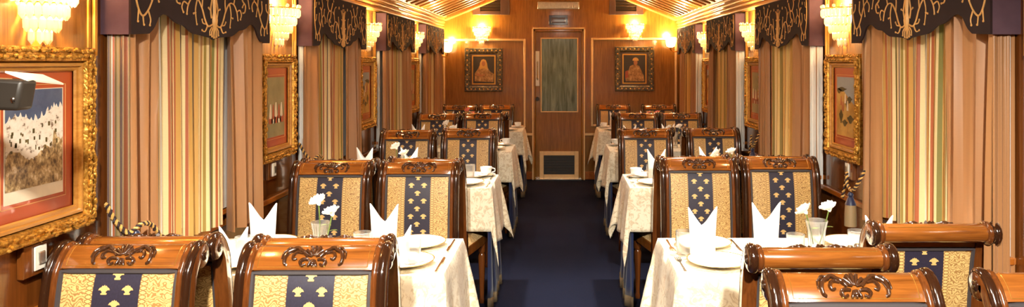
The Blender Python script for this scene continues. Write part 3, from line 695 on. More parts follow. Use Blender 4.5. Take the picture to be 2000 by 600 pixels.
# ------------------------------------------------------------------ crystal wall lamps
drop_m = MB(); drop_m.lathe([(0.0005, -0.046), (0.0062, -0.034), (0.0066, -0.012), (0.0035, -0.004), (0.0005, 0.0)], 6)
crystal_mesh = drop_m.mesh('crystal_drop', 0); crystal_mesh.materials.append(M['crystal'])
def lamp_light(root, loc, watts, colr=(1.0, 0.66, 0.30), rad=0.03):
    d = bpy.data.lights.new('lamp_glow', 'POINT'); d.energy = watts; d.color = colr; d.shadow_soft_size = rad
    o = bpy.data.objects.new('lamp_glow', d); col.objects.link(o); o.parent = root; o.location = loc; return o
def make_sconce(label):
    root = empty('crystal_sconce'); tag(root, label, 'wall lamp', 'crystal wall lamps')
    MB().lathe([(0.001, 0), (0.03, 0.002), (0.038, 0.008), (0.030, 0.014), (0.001, 0.018)], 14).build('back_plate', 'brass', root)
    kids(root)[0].rotation_euler = (0, R(90), 0); kids(root)[0].location = (0, 0, 0.13)
    tiers = [(0.108, 0.195, 17), (0.090, 0.152, 15), (0.070, 0.112, 12), (0.050, 0.076, 9), (0.028, 0.042, 5)]
    for r, z, n in tiers:
        pts = [(0.004+r*math.cos(a), r*math.sin(a), z) for a in [R(lerp(-90, 90, i/16)) for i in range(17)]]
        MB().tube(pts, 0.0038, 6).build('tier_ring', 'brass', root)
        for i in range(n):
            a = R(lerp(-84, 84, i/(n-1))); o = bpy.data.objects.new('crystal_drop', crystal_mesh); col.objects.link(o); o.parent = root
            o.location = (0.004+r*math.cos(a), r*math.sin(a), z); o.rotation_euler = (0, 0, a); o.scale = (1.3, 1.5, 1.05)
    for i in range(9):
        a = R(lerp(-84, 84, i/8)); MB().blob((0.004+0.110*math.cos(a), 0.110*math.sin(a), 0.206), (0.009, 0.009, 0.009), 8, 6).build('bead', 'crystal', root)
    MB().tube([(0.004, 0, 0.13), (0.05, 0, 0.125), (0.05, 0, 0.14)], 0.006, 8).build('arm', 'brass', root)
    for yy in (-0.035, 0.035): MB().blob((0.048, yy, 0.165), (0.016, 0.016, 0.026), 10, 7).build('bulb', 'bulb', root)
    lamp_light(root, (0.052, 0, 0.135), SCONCE_W*0.9, rad=0.02); lamp_light(root, (0.035, 0, 0.225), SCONCE_W*0.6)
    return root
sc0 = make_sconce('crystal tier wall lamp above the palace print, left edge'); cm = child_map()
sc_spots = [(-1, 0, None)]
for s, nm in SIDES:
    for k in range(4):
        if s > 0 and k == 0: continue
        o = sc0 if (s < 0 and k == 0) else copy_tree(sc0, cm)
        o.location = (s*(XW-0.012), PIER[k], 1.565 if k else 1.535); o.rotation_euler = (0, 0, 0 if s < 0 else PI)
        if not (s < 0 and k == 0): tag(o, f'crystal tier wall lamp on {nm} wall between {ORD[k-1]} and {ORD[k]} windows')
for px, py, lb in ((941, 67, 'glowing crystal wall lamp above the veiled woman portrait'), (1240, 61, 'glowing crystal wall lamp above the turbaned man portrait')):
    o = copy_tree(sc0, cm); o.location = (fx(px), YF, fz(py)-0.12); o.rotation_euler = (0, 0, R(-90)); tag(o, lb)
    for ch in kids(o):
        if ch.type == 'LIGHT': ch.data = ch.data.copy(); ch.data.energy *= 2.0
def make_cup_lamp(s, px, py, label):
    """frosted cup shade on a curled bracket fixed to the side wall"""
    y = 8.98; x = (px-1095)*y/1420; z = CAMZ-(py-121)*y/1420
    root = empty('cup_wall_lamp', (s*XW, y, z-0.07)); tag(root, label, 'wall lamp', 'frosted cup wall lamps')
    lx = x-s*XW
    MB().tube([(0, 0, 0.02), (-s*0.016, 0, 0.02)], 0.03, 12).build('back_plate', 'brass', root)
    MB().tube([tuple(p) for p in smooth_path([(-s*0.01, 0, 0.02), (lx*0.4, 0, -0.03), (lx*0.8, 0, -0.035), (lx, 0, -0.01), (lx, 0, 0.015)], 6)], 0.007, 8).build('bracket_arm', 'brass', root)
    MB().lathe([(0.012, 0.0), (0.030, 0.012), (0.016, 0.018)], 12, (lx, 0, 0)).build('cup_holder', 'brass', root)
    MB().lathe([(0.018, 0.015), (0.050, 0.030), (0.062, 0.075), (0.066, 0.14), (0.062, 0.14), (0.058, 0.075), (0.046, 0.034), (0.002, 0.022)], 18, (lx, 0, 0)).build('frosted_shade', 'shade', root)
    lamp_light(root, (lx, 0, 0.17), SCONCE_W*0.9, rad=0.04)
make_cup_lamp(-1, 874, 94, 'frosted cup wall lamp in the far left corner'); make_cup_lamp(1, 1310, 84, 'frosted cup wall lamp in the far right corner')
# round lamps added above the frame as fill light
for i, (x, y, wt) in enumerate(FILL_CEIL_W):
    t = empty('added_ceiling_lamp', (x, y, 2.30)); tag(t, f'added round ceiling lamp over the aisle, {ORD[i]} from the camera', 'ceiling lamp', 'added ceiling lamps')
    MB().lathe([(0.17, 0.0), (0.18, -0.012), (0.16, -0.022), (0.001, -0.022)], 28).build('lamp_rim', 'brass', t)
    MB().lathe([(0.155, -0.022), (0.13, -0.034), (0.07, -0.040), (0.001, -0.042)], 28).build('diffuser', 'added_lamp', t)
    d = bpy.data.lights.new('lamp_glow', 'AREA'); d.shape = 'DISK'; d.size = 0.32; d.energy = wt; d.color = (1.0, 0.90, 0.74)
    o = bpy.data.objects.new('lamp_glow', d); col.objects.link(o); o.parent = t; o.location = (0, 0, -0.05)

for s, nm in SIDES:  # pair of unseen spotlights, added to light tables and chairs from the front
    t = empty('added_spotlight', (s*0.42, 0.15, 2.30)); tag(t, f'small added brass spotlight on the {nm}, behind the viewpoint', 'added spotlight', 'added spotlights')
    MB().lathe([(0.001, 0), (0.05, 0), (0.05, -0.012), (0.012, -0.016), (0.012, -0.06), (0.001, -0.06)], 16).build('mount', 'brass', t)
    aim = Vector((s*0.80, 2.5, 0.55)); src = Vector((s*0.42, 0.15, 2.30-0.09)); dr_ = (aim-src).normalized()
    MB().tube([tuple(Vector((0, 0, -0.09))-dr_*0.09), tuple(Vector((0, 0, -0.09))-dr_*0.085), tuple(Vector((0, 0, -0.09))+dr_*0.02)], [0.03, 0.045, 0.055], 18).build('lamp_head', 'brass', t)
    d = bpy.data.lights.new('lamp_glow', 'SPOT'); d.energy = FILL_SPOT_W; d.color = (1.0, 0.93, 0.80); d.spot_size = R(68); d.spot_blend = 0.9; d.shadow_soft_size = 0.05
    o = bpy.data.objects.new('lamp_glow', d); col.objects.link(o); o.parent = t; o.location = Vector((0, 0, -0.09))+dr_*0.03; o.rotation_euler = dr_.to_track_quat('-Z', 'Y').to_euler()

for s, nm in SIDES:  # unseen downlights, added so the table tops turn white
    for k in range(4):
        t = empty('added_downlight', (s*0.80, (TY0+TY1)/2+P*k, 2.318)); tag(t, f'added brass downlight in the ceiling over {nm} table {NEAR[k]}', 'added downlight', 'added downlights over the tables')
        MB().lathe([(0.001, 0), (0.045, 0), (0.048, -0.03), (0.052, -0.035), (0.042, -0.035), (0.036, -0.006), (0.001, -0.006)], 18).build('lamp_rim', 'brass', t); MB().lathe([(0.036, -0.02), (0.001, -0.024)], 16).build('lens', 'added_lamp', t)
        t.location.z = 2.30
        d = bpy.data.lights.new('lamp_glow', 'SPOT'); d.energy = FILL_DOWN_W[k]; d.color = (1.0, 0.93, 0.80); d.spot_size = R(62); d.spot_blend = 0.9; d.shadow_soft_size = 0.04
        o = bpy.data.objects.new('lamp_glow', d); col.objects.link(o); o.parent = t; o.location = (0, 0, -0.05)

# ------------------------------------------------------------------ dining chairs
CW = 0.213
back_pts = [(0.0, 0.36), (0.0, 0.46), (0.005, 0.56), (0.014, 0.68), (0.026, 0.78), (0.040, 0.86), (0.051, 0.886), (0.066, 0.909), (0.0835, 0.924)]
def back_path():
    p = [(q.x, q.y) for q in smooth_path([(a, b, 0) for a, b in back_pts], 3)]
    cy, cz, r = 0.098, 0.910, 0.0205
    spiral = []
    for i in range(15):
        a = R(135-i*24); rr = r*(1-0.5*i/14); spiral.append((cy+rr*math.cos(a), cz+rr*math.sin(a)))
    return p, p[:-1]+spiral
PL, PS = back_path()
def pt_at(zq):
    for (a, b), (c, d) in zip(PL, PL[1:]):
        if b <= zq <= d:
            t = (zq-b)/(d-b); ty, tz = c-a, d-b; L = math.hypot(ty, tz); return (lerp(a, c, t), zq, -tz/L, ty/L)     # point and forward normal (towards -y)
    a, b = PL[-1]; return (a, b, -0.7, 0.7)
def sweep(path, cross, x0, closed=True):
    """cross: list of (x offset, n offset) with n towards the front; path in (y,z)"""
    m = MB(); L = len(path); n = len(cross); vs = []
    for i, (y, z) in enumerate(path):
        a = path[max(i-1, 0)]; b = path[min(i+1, L-1)]; ty, tz = b[0]-a[0], b[1]-a[1]; l = math.hypot(ty, tz) or 1; fy, fz_ = -tz/l, ty/l
        for cx, cn in cross: vs.append((x0+cx, y+fy*cn, z+fz_*cn))
    fs = [(i*n+k, i*n+(k+1) % n, (i+1)*n+(k+1) % n, (i+1)*n+k) for i in range(L-1) for k in range(n)]
    fs += [tuple(range(n))[::-1], tuple((L-1)*n+k for k in range(n))]
    return m.add(vs, fs)
def make_chair():
    root = empty('dining_chair')
    hw = CW
    reed = []
    for c, r in ((-0.0125, 0.0085), (0.0085, 0.0125)):
        for i in range(7):
            a = R(180-30*i); reed.append((c+r*math.cos(a), 0.016+r*math.sin(a)*0.8))
    cross = [(-0.022, -0.016)]+[(-0.022, 0.014)]+reed+[(0.022, 0.014), (0.022, -0.016)]
    for s in (-1, 1):
        c2 = [(s*a, b) for a, b in cross]; c2 = c2 if s < 0 else c2[::-1]
        po = sweep(PS, c2, s*(hw-0.022)).build('back_post', 'chair_v', root, smooth=50)
        # dark reed line and scroll boss
        rc = [(s*0.0085+0.0136*math.cos(R(180-30*i)), 0.0165+0.0112*math.sin(R(180-30*i))) for i in range(7)]; sweep(PS[:-6], rc, s*(hw-0.022)).build('dark_reed', 'chair_dark', po, smooth=50)
        MB().tube([(s*(hw-0.046), 0.099, 0.910), (s*(hw+0.002), 0.099, 0.910), (s*(hw+0.006), 0.099, 0.910)], [0.015, 0.015, 0.008], 14).build('scroll_boss', 'chair_dark', po)
    # crest rail follows the scroll
    i0 = next(i for i, p in enumerate(PS) if p[1] > 0.883)
    path = [pt_at(0.882)[:2]]+PS[i0:]; wcr = hw-0.043
    cr = sweep(path, [(-wcr, -0.010), (-wcr, 0.012), (-wcr+0.004, 0.014), (wcr-0.004, 0.014), (wcr, 0.012), (wcr, -0.010)], 0).build('crest_rail', 'chair', root, smooth=40)
    # inlaid pale line on the crest
    il = MB()
    arcl = [0.0]
    for p_, q_ in zip(path, path[1:]): arcl.append(arcl[-1]+math.hypot(q_[0]-p_[0], q_[1]-p_[1]))
    def on_crest(d):
        for i in range(len(path)-1):
            if arcl[i] <= d <= arcl[i+1]:
                t = (d-arcl[i])/(arcl[i+1]-arcl[i] or 1); p_, q_ = path[i], path[i+1]; ty, tz = q_[0]-p_[0], q_[1]-p_[1]; l = math.hypot(ty, tz)
                return (lerp(p_[0], q_[0], t), lerp(p_[1], q_[1], t), -tz/l, ty/l)
    for dd in (0.008, 0.080):
        y, z, ny, nz = on_crest(dd); il.tube([(-wcr+0.014, y+ny*0.0142, z+nz*0.0142), (wcr-0.014, y+ny*0.0142, z+nz*0.0142)], 0.0011, 4)
    for sx in (-1, 1): il.tube([(sx*(wcr-0.014), on_crest(dd)[0]+on_crest(dd)[2]*0.0142, on_crest(dd)[1]+on_crest(dd)[3]*0.0142) for dd in [0.008+0.009*i for i in range(9)]], 0.0011, 4)
    il.build('inlay_line', 'gold_trim', cr)
    # carving: shell fan with two leaf scrolls, laid on the curved crest
    def mp(u, vv, h):
        y, z, ny, nz = on_crest(0.036+vv*0.86); return (u, y+ny*(0.014+h), z+nz*(0.014+h))
    cv = MB()
    def stroke(pts, rad, h=0.004, n=6, k=4):
        q = smooth_path([(a, b, 0) for a, b in pts], k); L = len(q)
        rs = [interp([(i/(len(rad)-1), r) for i, r in enumerate(rad)], j/(L-1)) for j in range(L)]
        cv.tube([mp(p.x, max(-0.038, min(0.036, p.y)), h) for p in q], rs, n)
    for i in range(7):
        a = R(90+(i-3)*22); stroke([(0.006*math.cos(a), -0.006+0.006*math.sin(a)), (0.018*math.cos(a), -0.006+0.018*math.sin(a)), (0.034*math.cos(a), -0.006+0.036*math.sin(a))], [0.002, 0.0042, 0.0056], 0.005)
    for sx in (-1, 1):
        stroke([(sx*0.018, -0.004), (sx*0.032, 0.014), (sx*0.052, 0.024), (sx*0.072, 0.016), (sx*0.082, -0.004), (sx*0.080, -0.022), (sx*0.073, -0.026)], [0.004, 0.0066, 0.0070, 0.0068, 0.006, 0.005, 0.0035], 0.004)
        stroke([(sx*0.034, 0.008), (sx*0.050, 0.012), (sx*0.060, 0.000), (sx*0.056, -0.010), (sx*0.048, -0.006)], [0.004, 0.0052, 0.0052, 0.0042, 0.003], 0.003)
        stroke([(sx*0.012, -0.012), (sx*0.026, -0.010), (sx*0.036, -0.018), (sx*0.030, -0.028), (sx*0.020, -0.024)], [0.004, 0.0058, 0.0054, 0.0046, 0.0034], 0.004)
        stroke([(sx*0.060, 0.022), (sx*0.074, 0.026), (sx*0.088, 0.012), (sx*0.091, -0.008)], [0.003, 0.0036, 0.0034, 0.002], 0.003)
    stroke([(0, -0.012), (0, -0.022), (0, -0.030)], [0.006, 0.0075, 0.004], 0.004)
    for i in (-1, 0, 1): stroke([(i*0.006, -0.014), (i*0.010, -0.026), (i*0.012, -0.032)], [0.003, 0.004, 0.003], 0.006)
    cv.build('shell_carving', 'carve', cr, smooth=60)
    # upholstered back: front and rear panels with piping and woven motifs
    bw = hw-0.047; z0, z1 = 0.475, 0.876; nv = 16
    for face, nmn in ((1, 'back_panel'), (-1, 'rear_panel')):
        z1 = 0.876 if face > 0 else 0.848
        def fn(u, v_, off=0.0):
            zz = lerp(z0, z1, v_); y, z, ny, nz = pt_at(zz); puff = (0.0075+0.008*(1-(2*u-1)**4)*(1-(2*v_-1)**4))+off
            x = lerp(-bw, bw, u); x = x if face > 0 else -x
            return (x, y+face*ny*puff, z+face*nz*puff)
        m = MB(); m.grid(fn, 16, nv, lambda a, b: (a, b)); pa = m.build(nmn, 'brocade', root, smooth=60)
        ring = [fn(0, v_/12, 0.001) for v_ in range(13)]+[fn(u/12, 1, 0.001) for u in range(1, 13)]+[fn(1, 1-v_/12, 0.001) for v_ in range(1, 13)]+[fn(1-u/12, 0, 0.001) for u in range(1, 13)]
        MB().tube(ring, 0.0075, 6).build('piping', 'piping', pa)
        mo = MB(); W2, H2 = 2*bw, z1-z0
        crown = [(-0.0115, 0.0), (-0.0072, 0.0), (-0.004, -0.003), (-0.004, -0.005), (-0.0065, -0.006), (-0.0058, -0.0085), (0.0058, -0.0085), (0.0065, -0.006), (0.004, -0.005), (0.004, -0.003), (0.0072, 0.0), (0.0115, 0.0), (0.0095, 0.004), (0.006, 0.0058), (0.0038, 0.0085), (0.0018, 0.0072), (0.0, 0.0098), (-0.0018, 0.0072), (-0.0038, 0.0085), (-0.006, 0.0058), (-0.0095, 0.004)]
        r_i = 0; zc = 0.982
        while zc > 0.03:
            for uu in ((0.5,) if r_i % 2 == 0 else (0.40, 0.60)):
                o = len(mo.v); L = len(crown); vs = []
                for off in (0.0012, 0.0022):
                    for (a, b) in crown: vs.append(fn(uu+a*1.42/W2, min(0.995, zc+b*1.42/H2), off))
                mo.add(vs, [tuple(range(L, 2*L)) if face > 0 else tuple(range(L, 2*L))[::-1]]+[(i, (i+1) % L, L+(i+1) % L, L+i) for i in range(L)])
            r_i += 1; zc -= 0.098
        mo.build('woven_motifs', 'motif', pa, smooth=0)['kind'] = 'stuff'
    sweep([pt_at(z)[:2] for z in (0.44, 0.475, 0.56, 0.68, 0.78, 0.882)], [(-bw-0.006, -0.005), (-bw-0.006, 0.005), (bw+0.006, 0.005), (bw+0.006, -0.005)], 0).build('back_board', 'chair', root)
    # seat, rails, legs
    SD = 0.41
    def seat(u, v_):
        x = lerp(-1, 1, u); y = lerp(0, 1, v_); wx = lerp(hw+0.008, hw-0.014, y); e = (1-abs(x)**5)*(1-abs(2*y-1)**5)
        return (x*wx, -SD+y*(SD-0.012), 0.425+0.050*e**0.45)
    MB().grid(seat, 18, 18, lambda a, b: (a, b*1.1)).build('seat_cushion', 'brocade', root, smooth=80)
    fr = MB(); fr.prism([(-hw-0.008, -SD), (hw+0.008, -SD), (hw-0.014, -0.01), (-hw+0.014, -0.01)], 'z', 0.365, 0.426)
    fr.build('seat_rail', 'chair', root, bevel=0.008)
    nl = MB().tube([(-hw-0.008, -SD-0.002, 0.424), (hw+0.008, -SD-0.002, 0.424)], 0.005, 6); nl.build('seat_piping', 'piping', root)
    for s in (-1, 1):
        MB().lathe([(0.001, 0), (0.016, 0.0), (0.018, 0.02), (0.013, 0.04), (0.020, 0.20), (0.024, 0.29), (0.018, 0.305), (0.027, 0.32), (0.027, 0.37), (0.001, 0.37)], 12, (s*(hw-0.020), -SD+0.035, 0)).build('leg', 'chair_v', root)
        sweep([(0.075, 0.0), (0.045, 0.10), (0.015, 0.22), (0.0, 0.36)], [(-0.016, -0.016), (-0.016, 0.016), (0.016, 0.016), (0.016, -0.016)], s*(hw-0.022)).build('leg', 'chair_v', root, bevel=0.004)
    return root
ROWN = ['first', 'second', 'third', 'fourth', 'last']
# facing chairs: x centre, depth of scroll top
FACE = [[(-1.262, 2.14), (-0.706, 2.125), (0.730, 1.85), (1.268, 1.85)],
        [(-1.205, 3.87), (-0.749, 3.89), (0.757, 4.02), (1.210, 4.06)],
        [(-1.176, 5.63), (-0.719, 5.72), (0.660, 5.72), (1.215, 5.83)],
        [(-1.255, 7.44), (-0.805, 7.55), (0.795, 7.55), (1.245, 7.55)],
        [(-1.245, 9.02), (-0.795, 9.09), (0.655, 9.10), (1.225, 9.10)]]
AWAY = [[(-1.262, 2.235), (-0.720, 2.215), (0.750, 2.10), (1.232, 2.41)],
        [(-1.205, 3.98), (-0.735, 4.03), (0.735, 4.12), (1.205, 4.14)],
        [(-1.20, 5.75), (-0.72, 5.85), (0.69, 5.85), (1.20, 5.895)],
        [(-1.245, 7.55), (-0.76, 7.635), (0.75, 7.635), (1.225, 7.635)]]
proto = make_chair(); cm = child_map(); used = False
for rows, facing in ((FACE, True), (AWAY, False)):
    for r_, row in enumerate(rows):
        for c_, (x, d) in enumerate(row):
            o = copy_tree(proto, cm) if used else proto; used = True
            jit = random.Random(r_*13+c_*5+facing).uniform(-0.5, 0.5)
            o.location = (x, d-0.098 if facing else d+0.098, 0); o.rotation_euler = (0, 0, R(jit)+(0 if facing else PI+(R(9)*(1 if x > 0 else -1) if (r_ in (1, 2) and abs(x) < 1) else 0)))
            side = 'left' if x < 0 else 'right'; seat_ = 'aisle' if abs(x) < 1 else 'window'
            lb = (f'carved brocade dining chair facing the camera, {side} side, {seat_} seat, {ROWN[r_]} row' if facing else f'scroll-backed dining chair turned away from camera, {side} side, {seat_} seat, {ROWN[r_]} row')
            tag(o, lb, 'chair', 'brocade dining chairs')

# ------------------------------------------------------------------ tables with cloths
def make_cloth(s, seed):
    """overlay cloth in table-local coords: origin table centre at floor, aisle side at x = -s*a"""
    rnd = random.Random(seed); a = (TX1-TX0)/2; b = (TY1-TY0)/2
    oa, ow, on, of = 0.34, 0.012, 0.25, 0.22
    ph = [rnd.uniform(0, 6.28) for _ in range(6)]; m = MB(); zt = 0.006
    U = [-(a+oa)+oa*i/16 for i in range(16)]+[lerp(-a, a, i/14) for i in range(15)]+[a+ow]
    V = [-(b+on)+on*i/12 for i in range(12)]+[lerp(-b, b, i/14) for i in range(15)]+[b+of*(i+1)/12 for i in range(12)]
    def pos(u, v_):
        eu = max(-a-u, 0); ev = max(abs(v_)-b, 0); sv = -1 if v_ < 0 else 1; ew = max(u-a, 0)
        if eu == 0 and ev == 0: return (u if ew == 0 else a+ew*0.5, v_, ZT+zt-(ew*0.8))
        rnd_edge = lambda e: (0.008*(1-math.exp(-e/0.008)))
        if eu > 0 and ev > 0:
            r = math.hypot(eu, ev); th = math.atan2(ev, eu); k = math.sin(2*th)
            fl_ = 1.0 if sv > 0 else 0.45
            out = 0.010*(1-math.exp(-r/0.008))+r*fl_*(0.10+0.07*k+0.08*math.sin(5*th+ph[4])*min(1, r/0.15))
            dth = th
            return (-a-out*math.cos(dth)-0.02*k*r*fl_, sv*(b+out*math.sin(dth)*0.8+0.02*k*r), ZT+zt-rnd_edge(r)-r*(0.93+0.14*k))
        if eu > 0:
            wv = math.sin(v_*19+ph[0])*0.5+math.sin(v_*33+ph[1])*0.3
            edge = min(1, (b-abs(v_))/0.1+0.3)
            return (-a-rnd_edge(eu)-eu*(0.07+0.10*wv*edge), v_, ZT+zt-rnd_edge(eu)-eu*0.96)
        wv = math.sin(u*17+ph[2])*0.5+math.sin(u*29+ph[3])*0.3
        return (min(u, a), sv*(b+rnd_edge(ev)+ev*(0.05+0.04*wv)), ZT+zt-rnd_edge(ev)-ev*0.97)
    nu, nv = len(U), len(V)
    for v_ in V:
        for u in U:
            x, y, z = pos(u, v_); m.v.append((x*s, y, z))
    for j in range(nv-1):
        for i in range(nu-1): q = j*nu+i; m.f.append((q, q+1, q+nu+1, q+nu))
    return m
TBL = []
for s, nm in SIDES:
    for k in range(4):
        xc = s*(TX0+TX1)/2; yc = (TY0+TY1)/2+P*k; a = (TX1-TX0)/2; b = (TY1-TY0)/2; TBL.append((s, nm, k, xc, yc))
        nrw = ['nearest the camera', 'second from the camera', 'third from the camera', 'by the end wall'][k]
        t = empty('dining_table', (xc, yc, 0)); tag(t, f'cloth-covered dining table on the {nm}, {nrw}', 'table', 'dining tables along the car')
        MB().box(-a+.004, a-.004, -b+.004, b-.004, ZT-0.028, ZT).build('table_top', 'chair', t, bevel=0.006)
        lx = s*(0.96-(TX0+TX1)/2)
        MB().lathe([(0.001, 0), (0.055, 0.0), (0.05, 0.012), (0.018, 0.03), (0.014, 0.35), (0.018, ZT-0.05), (0.05, ZT-0.03), (0.001, ZT-0.03)], 14, (lx, 0.16, 0)).build('pedestal', 'chair_v', t)
        cl = make_cloth(s, 3+k*2+(s > 0)).build('tablecloth', 'cloth', None, smooth=70, loc=(xc, yc, 0))
        sm = cl.modifiers.new('thick', 'SOLIDIFY'); sm.thickness = 0.0025; sm.offset = 1
        tag(cl, f'ivory damask tablecloth on the {nm} table {nrw}', 'tablecloth', 'ivory damask tablecloths')
        # blue satin under-skirt on the aisle side with fringe
        sk = empty('under_skirt', (xc-s*a, yc, 0)); tag(sk, f'blue satin underskirt with fringe below the {nm} table {nrw}', 'table skirt', 'blue satin table skirts')
        rr = random.Random(20+k+(s > 0)*5); p0 = rr.uniform(0, 6)
        def skp(t_, z, top=ZT-0.035, bot=0.10):
            L = 2*b+0.12; q = 0.045+t_*(L-0.045); f = (top-z)/(top-bot); wv = (math.sin(t_*31+p0)+0.6*math.sin(t_*53+2*p0))*0.012*f
            if q < 0.06: return (s*(0.064-q)-s*0.0, -b+0.01-wv*0.5-0.012*f, z)
            if q > L-0.06: return (s*(0.004+(q-(L-0.06))), b-0.01+wv*0.5+0.012*f, z)
            return (-s*(-0.004+wv+0.010*f), -b+0.01+(q-0.06)*(2*b-0.02)/(2*b), z)
        m = MB(); m.grid(lambda u, v_: skp(u, lerp(0.09, ZT-0.035, v_)), 60, 10); so = m.build('satin_skirt', 'satin', sk, smooth=80); sm = so.modifiers.new('thick', 'SOLIDIFY'); sm.thickness = 0.002
        m = MB(); m.grid(lambda u, v_: skp(u, lerp(0.03, 0.095, v_)), 60, 2); so = m.build('fringe', 'fringe', sk, smooth=80); sm = so.modifiers.new('thick', 'SOLIDIFY'); sm.thickness = 0.005

# ------------------------------------------------------------------ tableware
ZC = ZT+0.0062+0.0027
def napkin_mesh(hp, hn, w_):
    m = MB(); n = 32
    def pt(t, v_, off):
        a = 2*PI*t; c = math.cos(a); hgt = hn+(hp-hn)*abs(c)**1.5; fl_ = 1.0+0.28*v_*abs(c); rx = (w_-off)*fl_; ry = (w_*0.52-off)*(1-0.35*v_)
        return (rx*c, ry*math.sin(a), hgt*v_)
    m.grid(lambda u, v_: pt(u, v_, 0), n, 8); o = len(m.v); m.grid(lambda u, v_: pt(u, v_, 0.003), n, 8)
    for i in range(n): q = 8*(n+1)+i; m.f.append((q, q+1, q+1+o, q+o))
    # folded cuff in front
    def cuff(u, v_):
        a = PI+PI*u; return ((w_+0.004)*math.cos(a), -(w_*0.52+0.004)*abs(math.sin(a))*(1-0.15*v_), v_*hn*0.55*(0.55+0.45*math.sin(PI*u)))
    m.grid(cuff, 16, 3)
    return m.mesh('napkin', 60)
nap_tall = napkin_mesh(0.190, 0.118, 0.045); nap_tall.materials.append(M['linen'])
nap_low = napkin_mesh(0.125, 0.05, 0.044); nap_low.materials.append(M['linen'])
glass_me = MB().lathe([(0.001, 0.001), (0.026, 0.0), (0.029, 0.004), (0.033, 0.05), (0.034, 0.092), (0.0325, 0.093), (0.031, 0.05), (0.027, 0.010), (0.001, 0.009)], 20).mesh('tumbler', 40); glass_me.materials.append(M['cut_glass'])
plate_me = MB().lathe([(0.001, 0.003), (0.055, 0.0), (0.062, 0.002), (0.085, 0.012), (0.112, 0.018), (0.113, 0.020), (0.085, 0.0155), (0.060, 0.006), (0.001, 0.006)], 36).mesh('plate', 40); plate_me.materials.append(M['china'])
rim_me = MB().lathe([(0.1085, 0.0183), (0.1135, 0.0188), (0.1138, 0.0205), (0.1085, 0.0200), (0.1085, 0.0183)], 36).mesh('rim', 40); rim_me.materials.append(M['gold_rim'])
def cutlery(kind):
    m = MB(); t = 0.0022
    if kind == 'knife': poly = [(-0.004, -0.10), (0.004, -0.10), (0.0045, 0.0), (0.009, 0.02), (0.008, 0.08), (0.0, 0.10), (-0.003, 0.09), (-0.004, 0.0)]; m.prism(poly, 'z', 0, t)
    else:
        m.prism([(-0.005, -0.095), (0.005, -0.095), (0.003, 0.02), (0.011, 0.045), (0.011, 0.055), (-0.011, 0.055), (-0.011, 0.045), (-0.003, 0.02)], 'z', 0, t)
        for i in range(4): x = -0.0096+i*0.0064; m.box(x-0.0016, x+0.0016, 0.055, 0.092, 0, t)
    me = m.mesh(kind, 0); me.materials.append(M['steel_dark']); return me
knife_me, fork_me = cutlery('knife'), cutlery('fork')
vase_me = MB().lathe([(0.001, 0.0), (0.026, 0.0), (0.028, 0.006), (0.026, 0.04), (0.029, 0.095), (0.036, 0.132), (0.034, 0.132), (0.026, 0.095), (0.023, 0.04), (0.022, 0.014), (0.001, 0.012)], 12).mesh('vase', 20); vase_me.materials.append(M['cut_glass'])
cup_me = MB().lathe([(0.001, 0.010), (0.018, 0.008), (0.020, 0.010), (0.034, 0.030), (0.040, 0.060), (0.0385, 0.060), (0.032, 0.031), (0.018, 0.014), (0.001, 0.013)], 20).mesh('cup', 40); cup_me.materials.append(M['china'])
sau_me = MB().lathe([(0.001, 0.002), (0.03, 0.0), (0.062, 0.010), (0.062, 0.012), (0.03, 0.005), (0.001, 0.006)], 24).mesh('saucer', 40); sau_me.materials.append(M['china'])
han_me = MB().tube([tuple(p) for p in smooth_path([(0.037, 0, 0.052), (0.055, 0, 0.048), (0.056, 0, 0.032), (0.036, 0, 0.026)], 5)], 0.0035, 6).mesh('cup_handle', 60); han_me.materials.append(M['china'])
salt_me = MB().lathe([(0.001, 0), (0.014, 0), (0.016, 0.01), (0.012, 0.035), (0.013, 0.042)], 12).mesh('shaker_body', 40); salt_me.materials.append(M['glass'])
cap_me = MB().lathe([(0.0135, 0.042), (0.014, 0.05), (0.009, 0.058), (0.001, 0.060)], 12).mesh('shaker_cap', 40); cap_me.materials.append(M['chrome'])
def mobj(name, me, loc, rz=0.0, par=None, rx=0.0):
    o = bpy.data.objects.new(name, me); col.objects.link(o); o.location = loc; o.rotation_euler = (rx, 0, rz)
    if par: o.parent = par
    return o
def bloom_mesh(seed, rad):
    rnd = random.Random(seed); m = MB()
    for lay, (n, r0, tilt) in enumerate(((6, 1.0, 0.35), (6, 0.82, 0.75), (5, 0.6, 1.1), (3, 0.36, 1.35))):
        for i in range(n):
            a = 2*PI*(i+0.5*lay)/n+rnd.uniform(-.15, .15); ca, sa = math.cos(a), math.sin(a)
            def pt(u, v_, a=a, r0=r0, tilt=tilt):
                wv = (u-0.5)*2; rr = rad*r0*v_; wd = rad*0.62*math.sin(PI*min(0.95, v_*0.8+0.1))*wv; up = rr*math.sin(tilt)*1.1+rad*0.18*wv*wv*v_; ou = rr*math.cos(tilt)*1.05
                return (ou*math.cos(a)-wd*math.sin(a), ou*math.sin(a)+wd*math.cos(a), up+0.002*math.sin(9*u+seed))
            m.grid(pt, 4, 4)
    m.lathe([(0.002, -0.012), (0.008, -0.006), (0.009, 0.004), (0.002, 0.008)], 8)
    return m.mesh('bloom', 60)
bl = {}
for c in ('petal', 'petal_pink'):
    for sd in (1, 2): me = bloom_mesh(sd, 0.034); me.materials.append(M[c]); bl[(c, sd)] = me
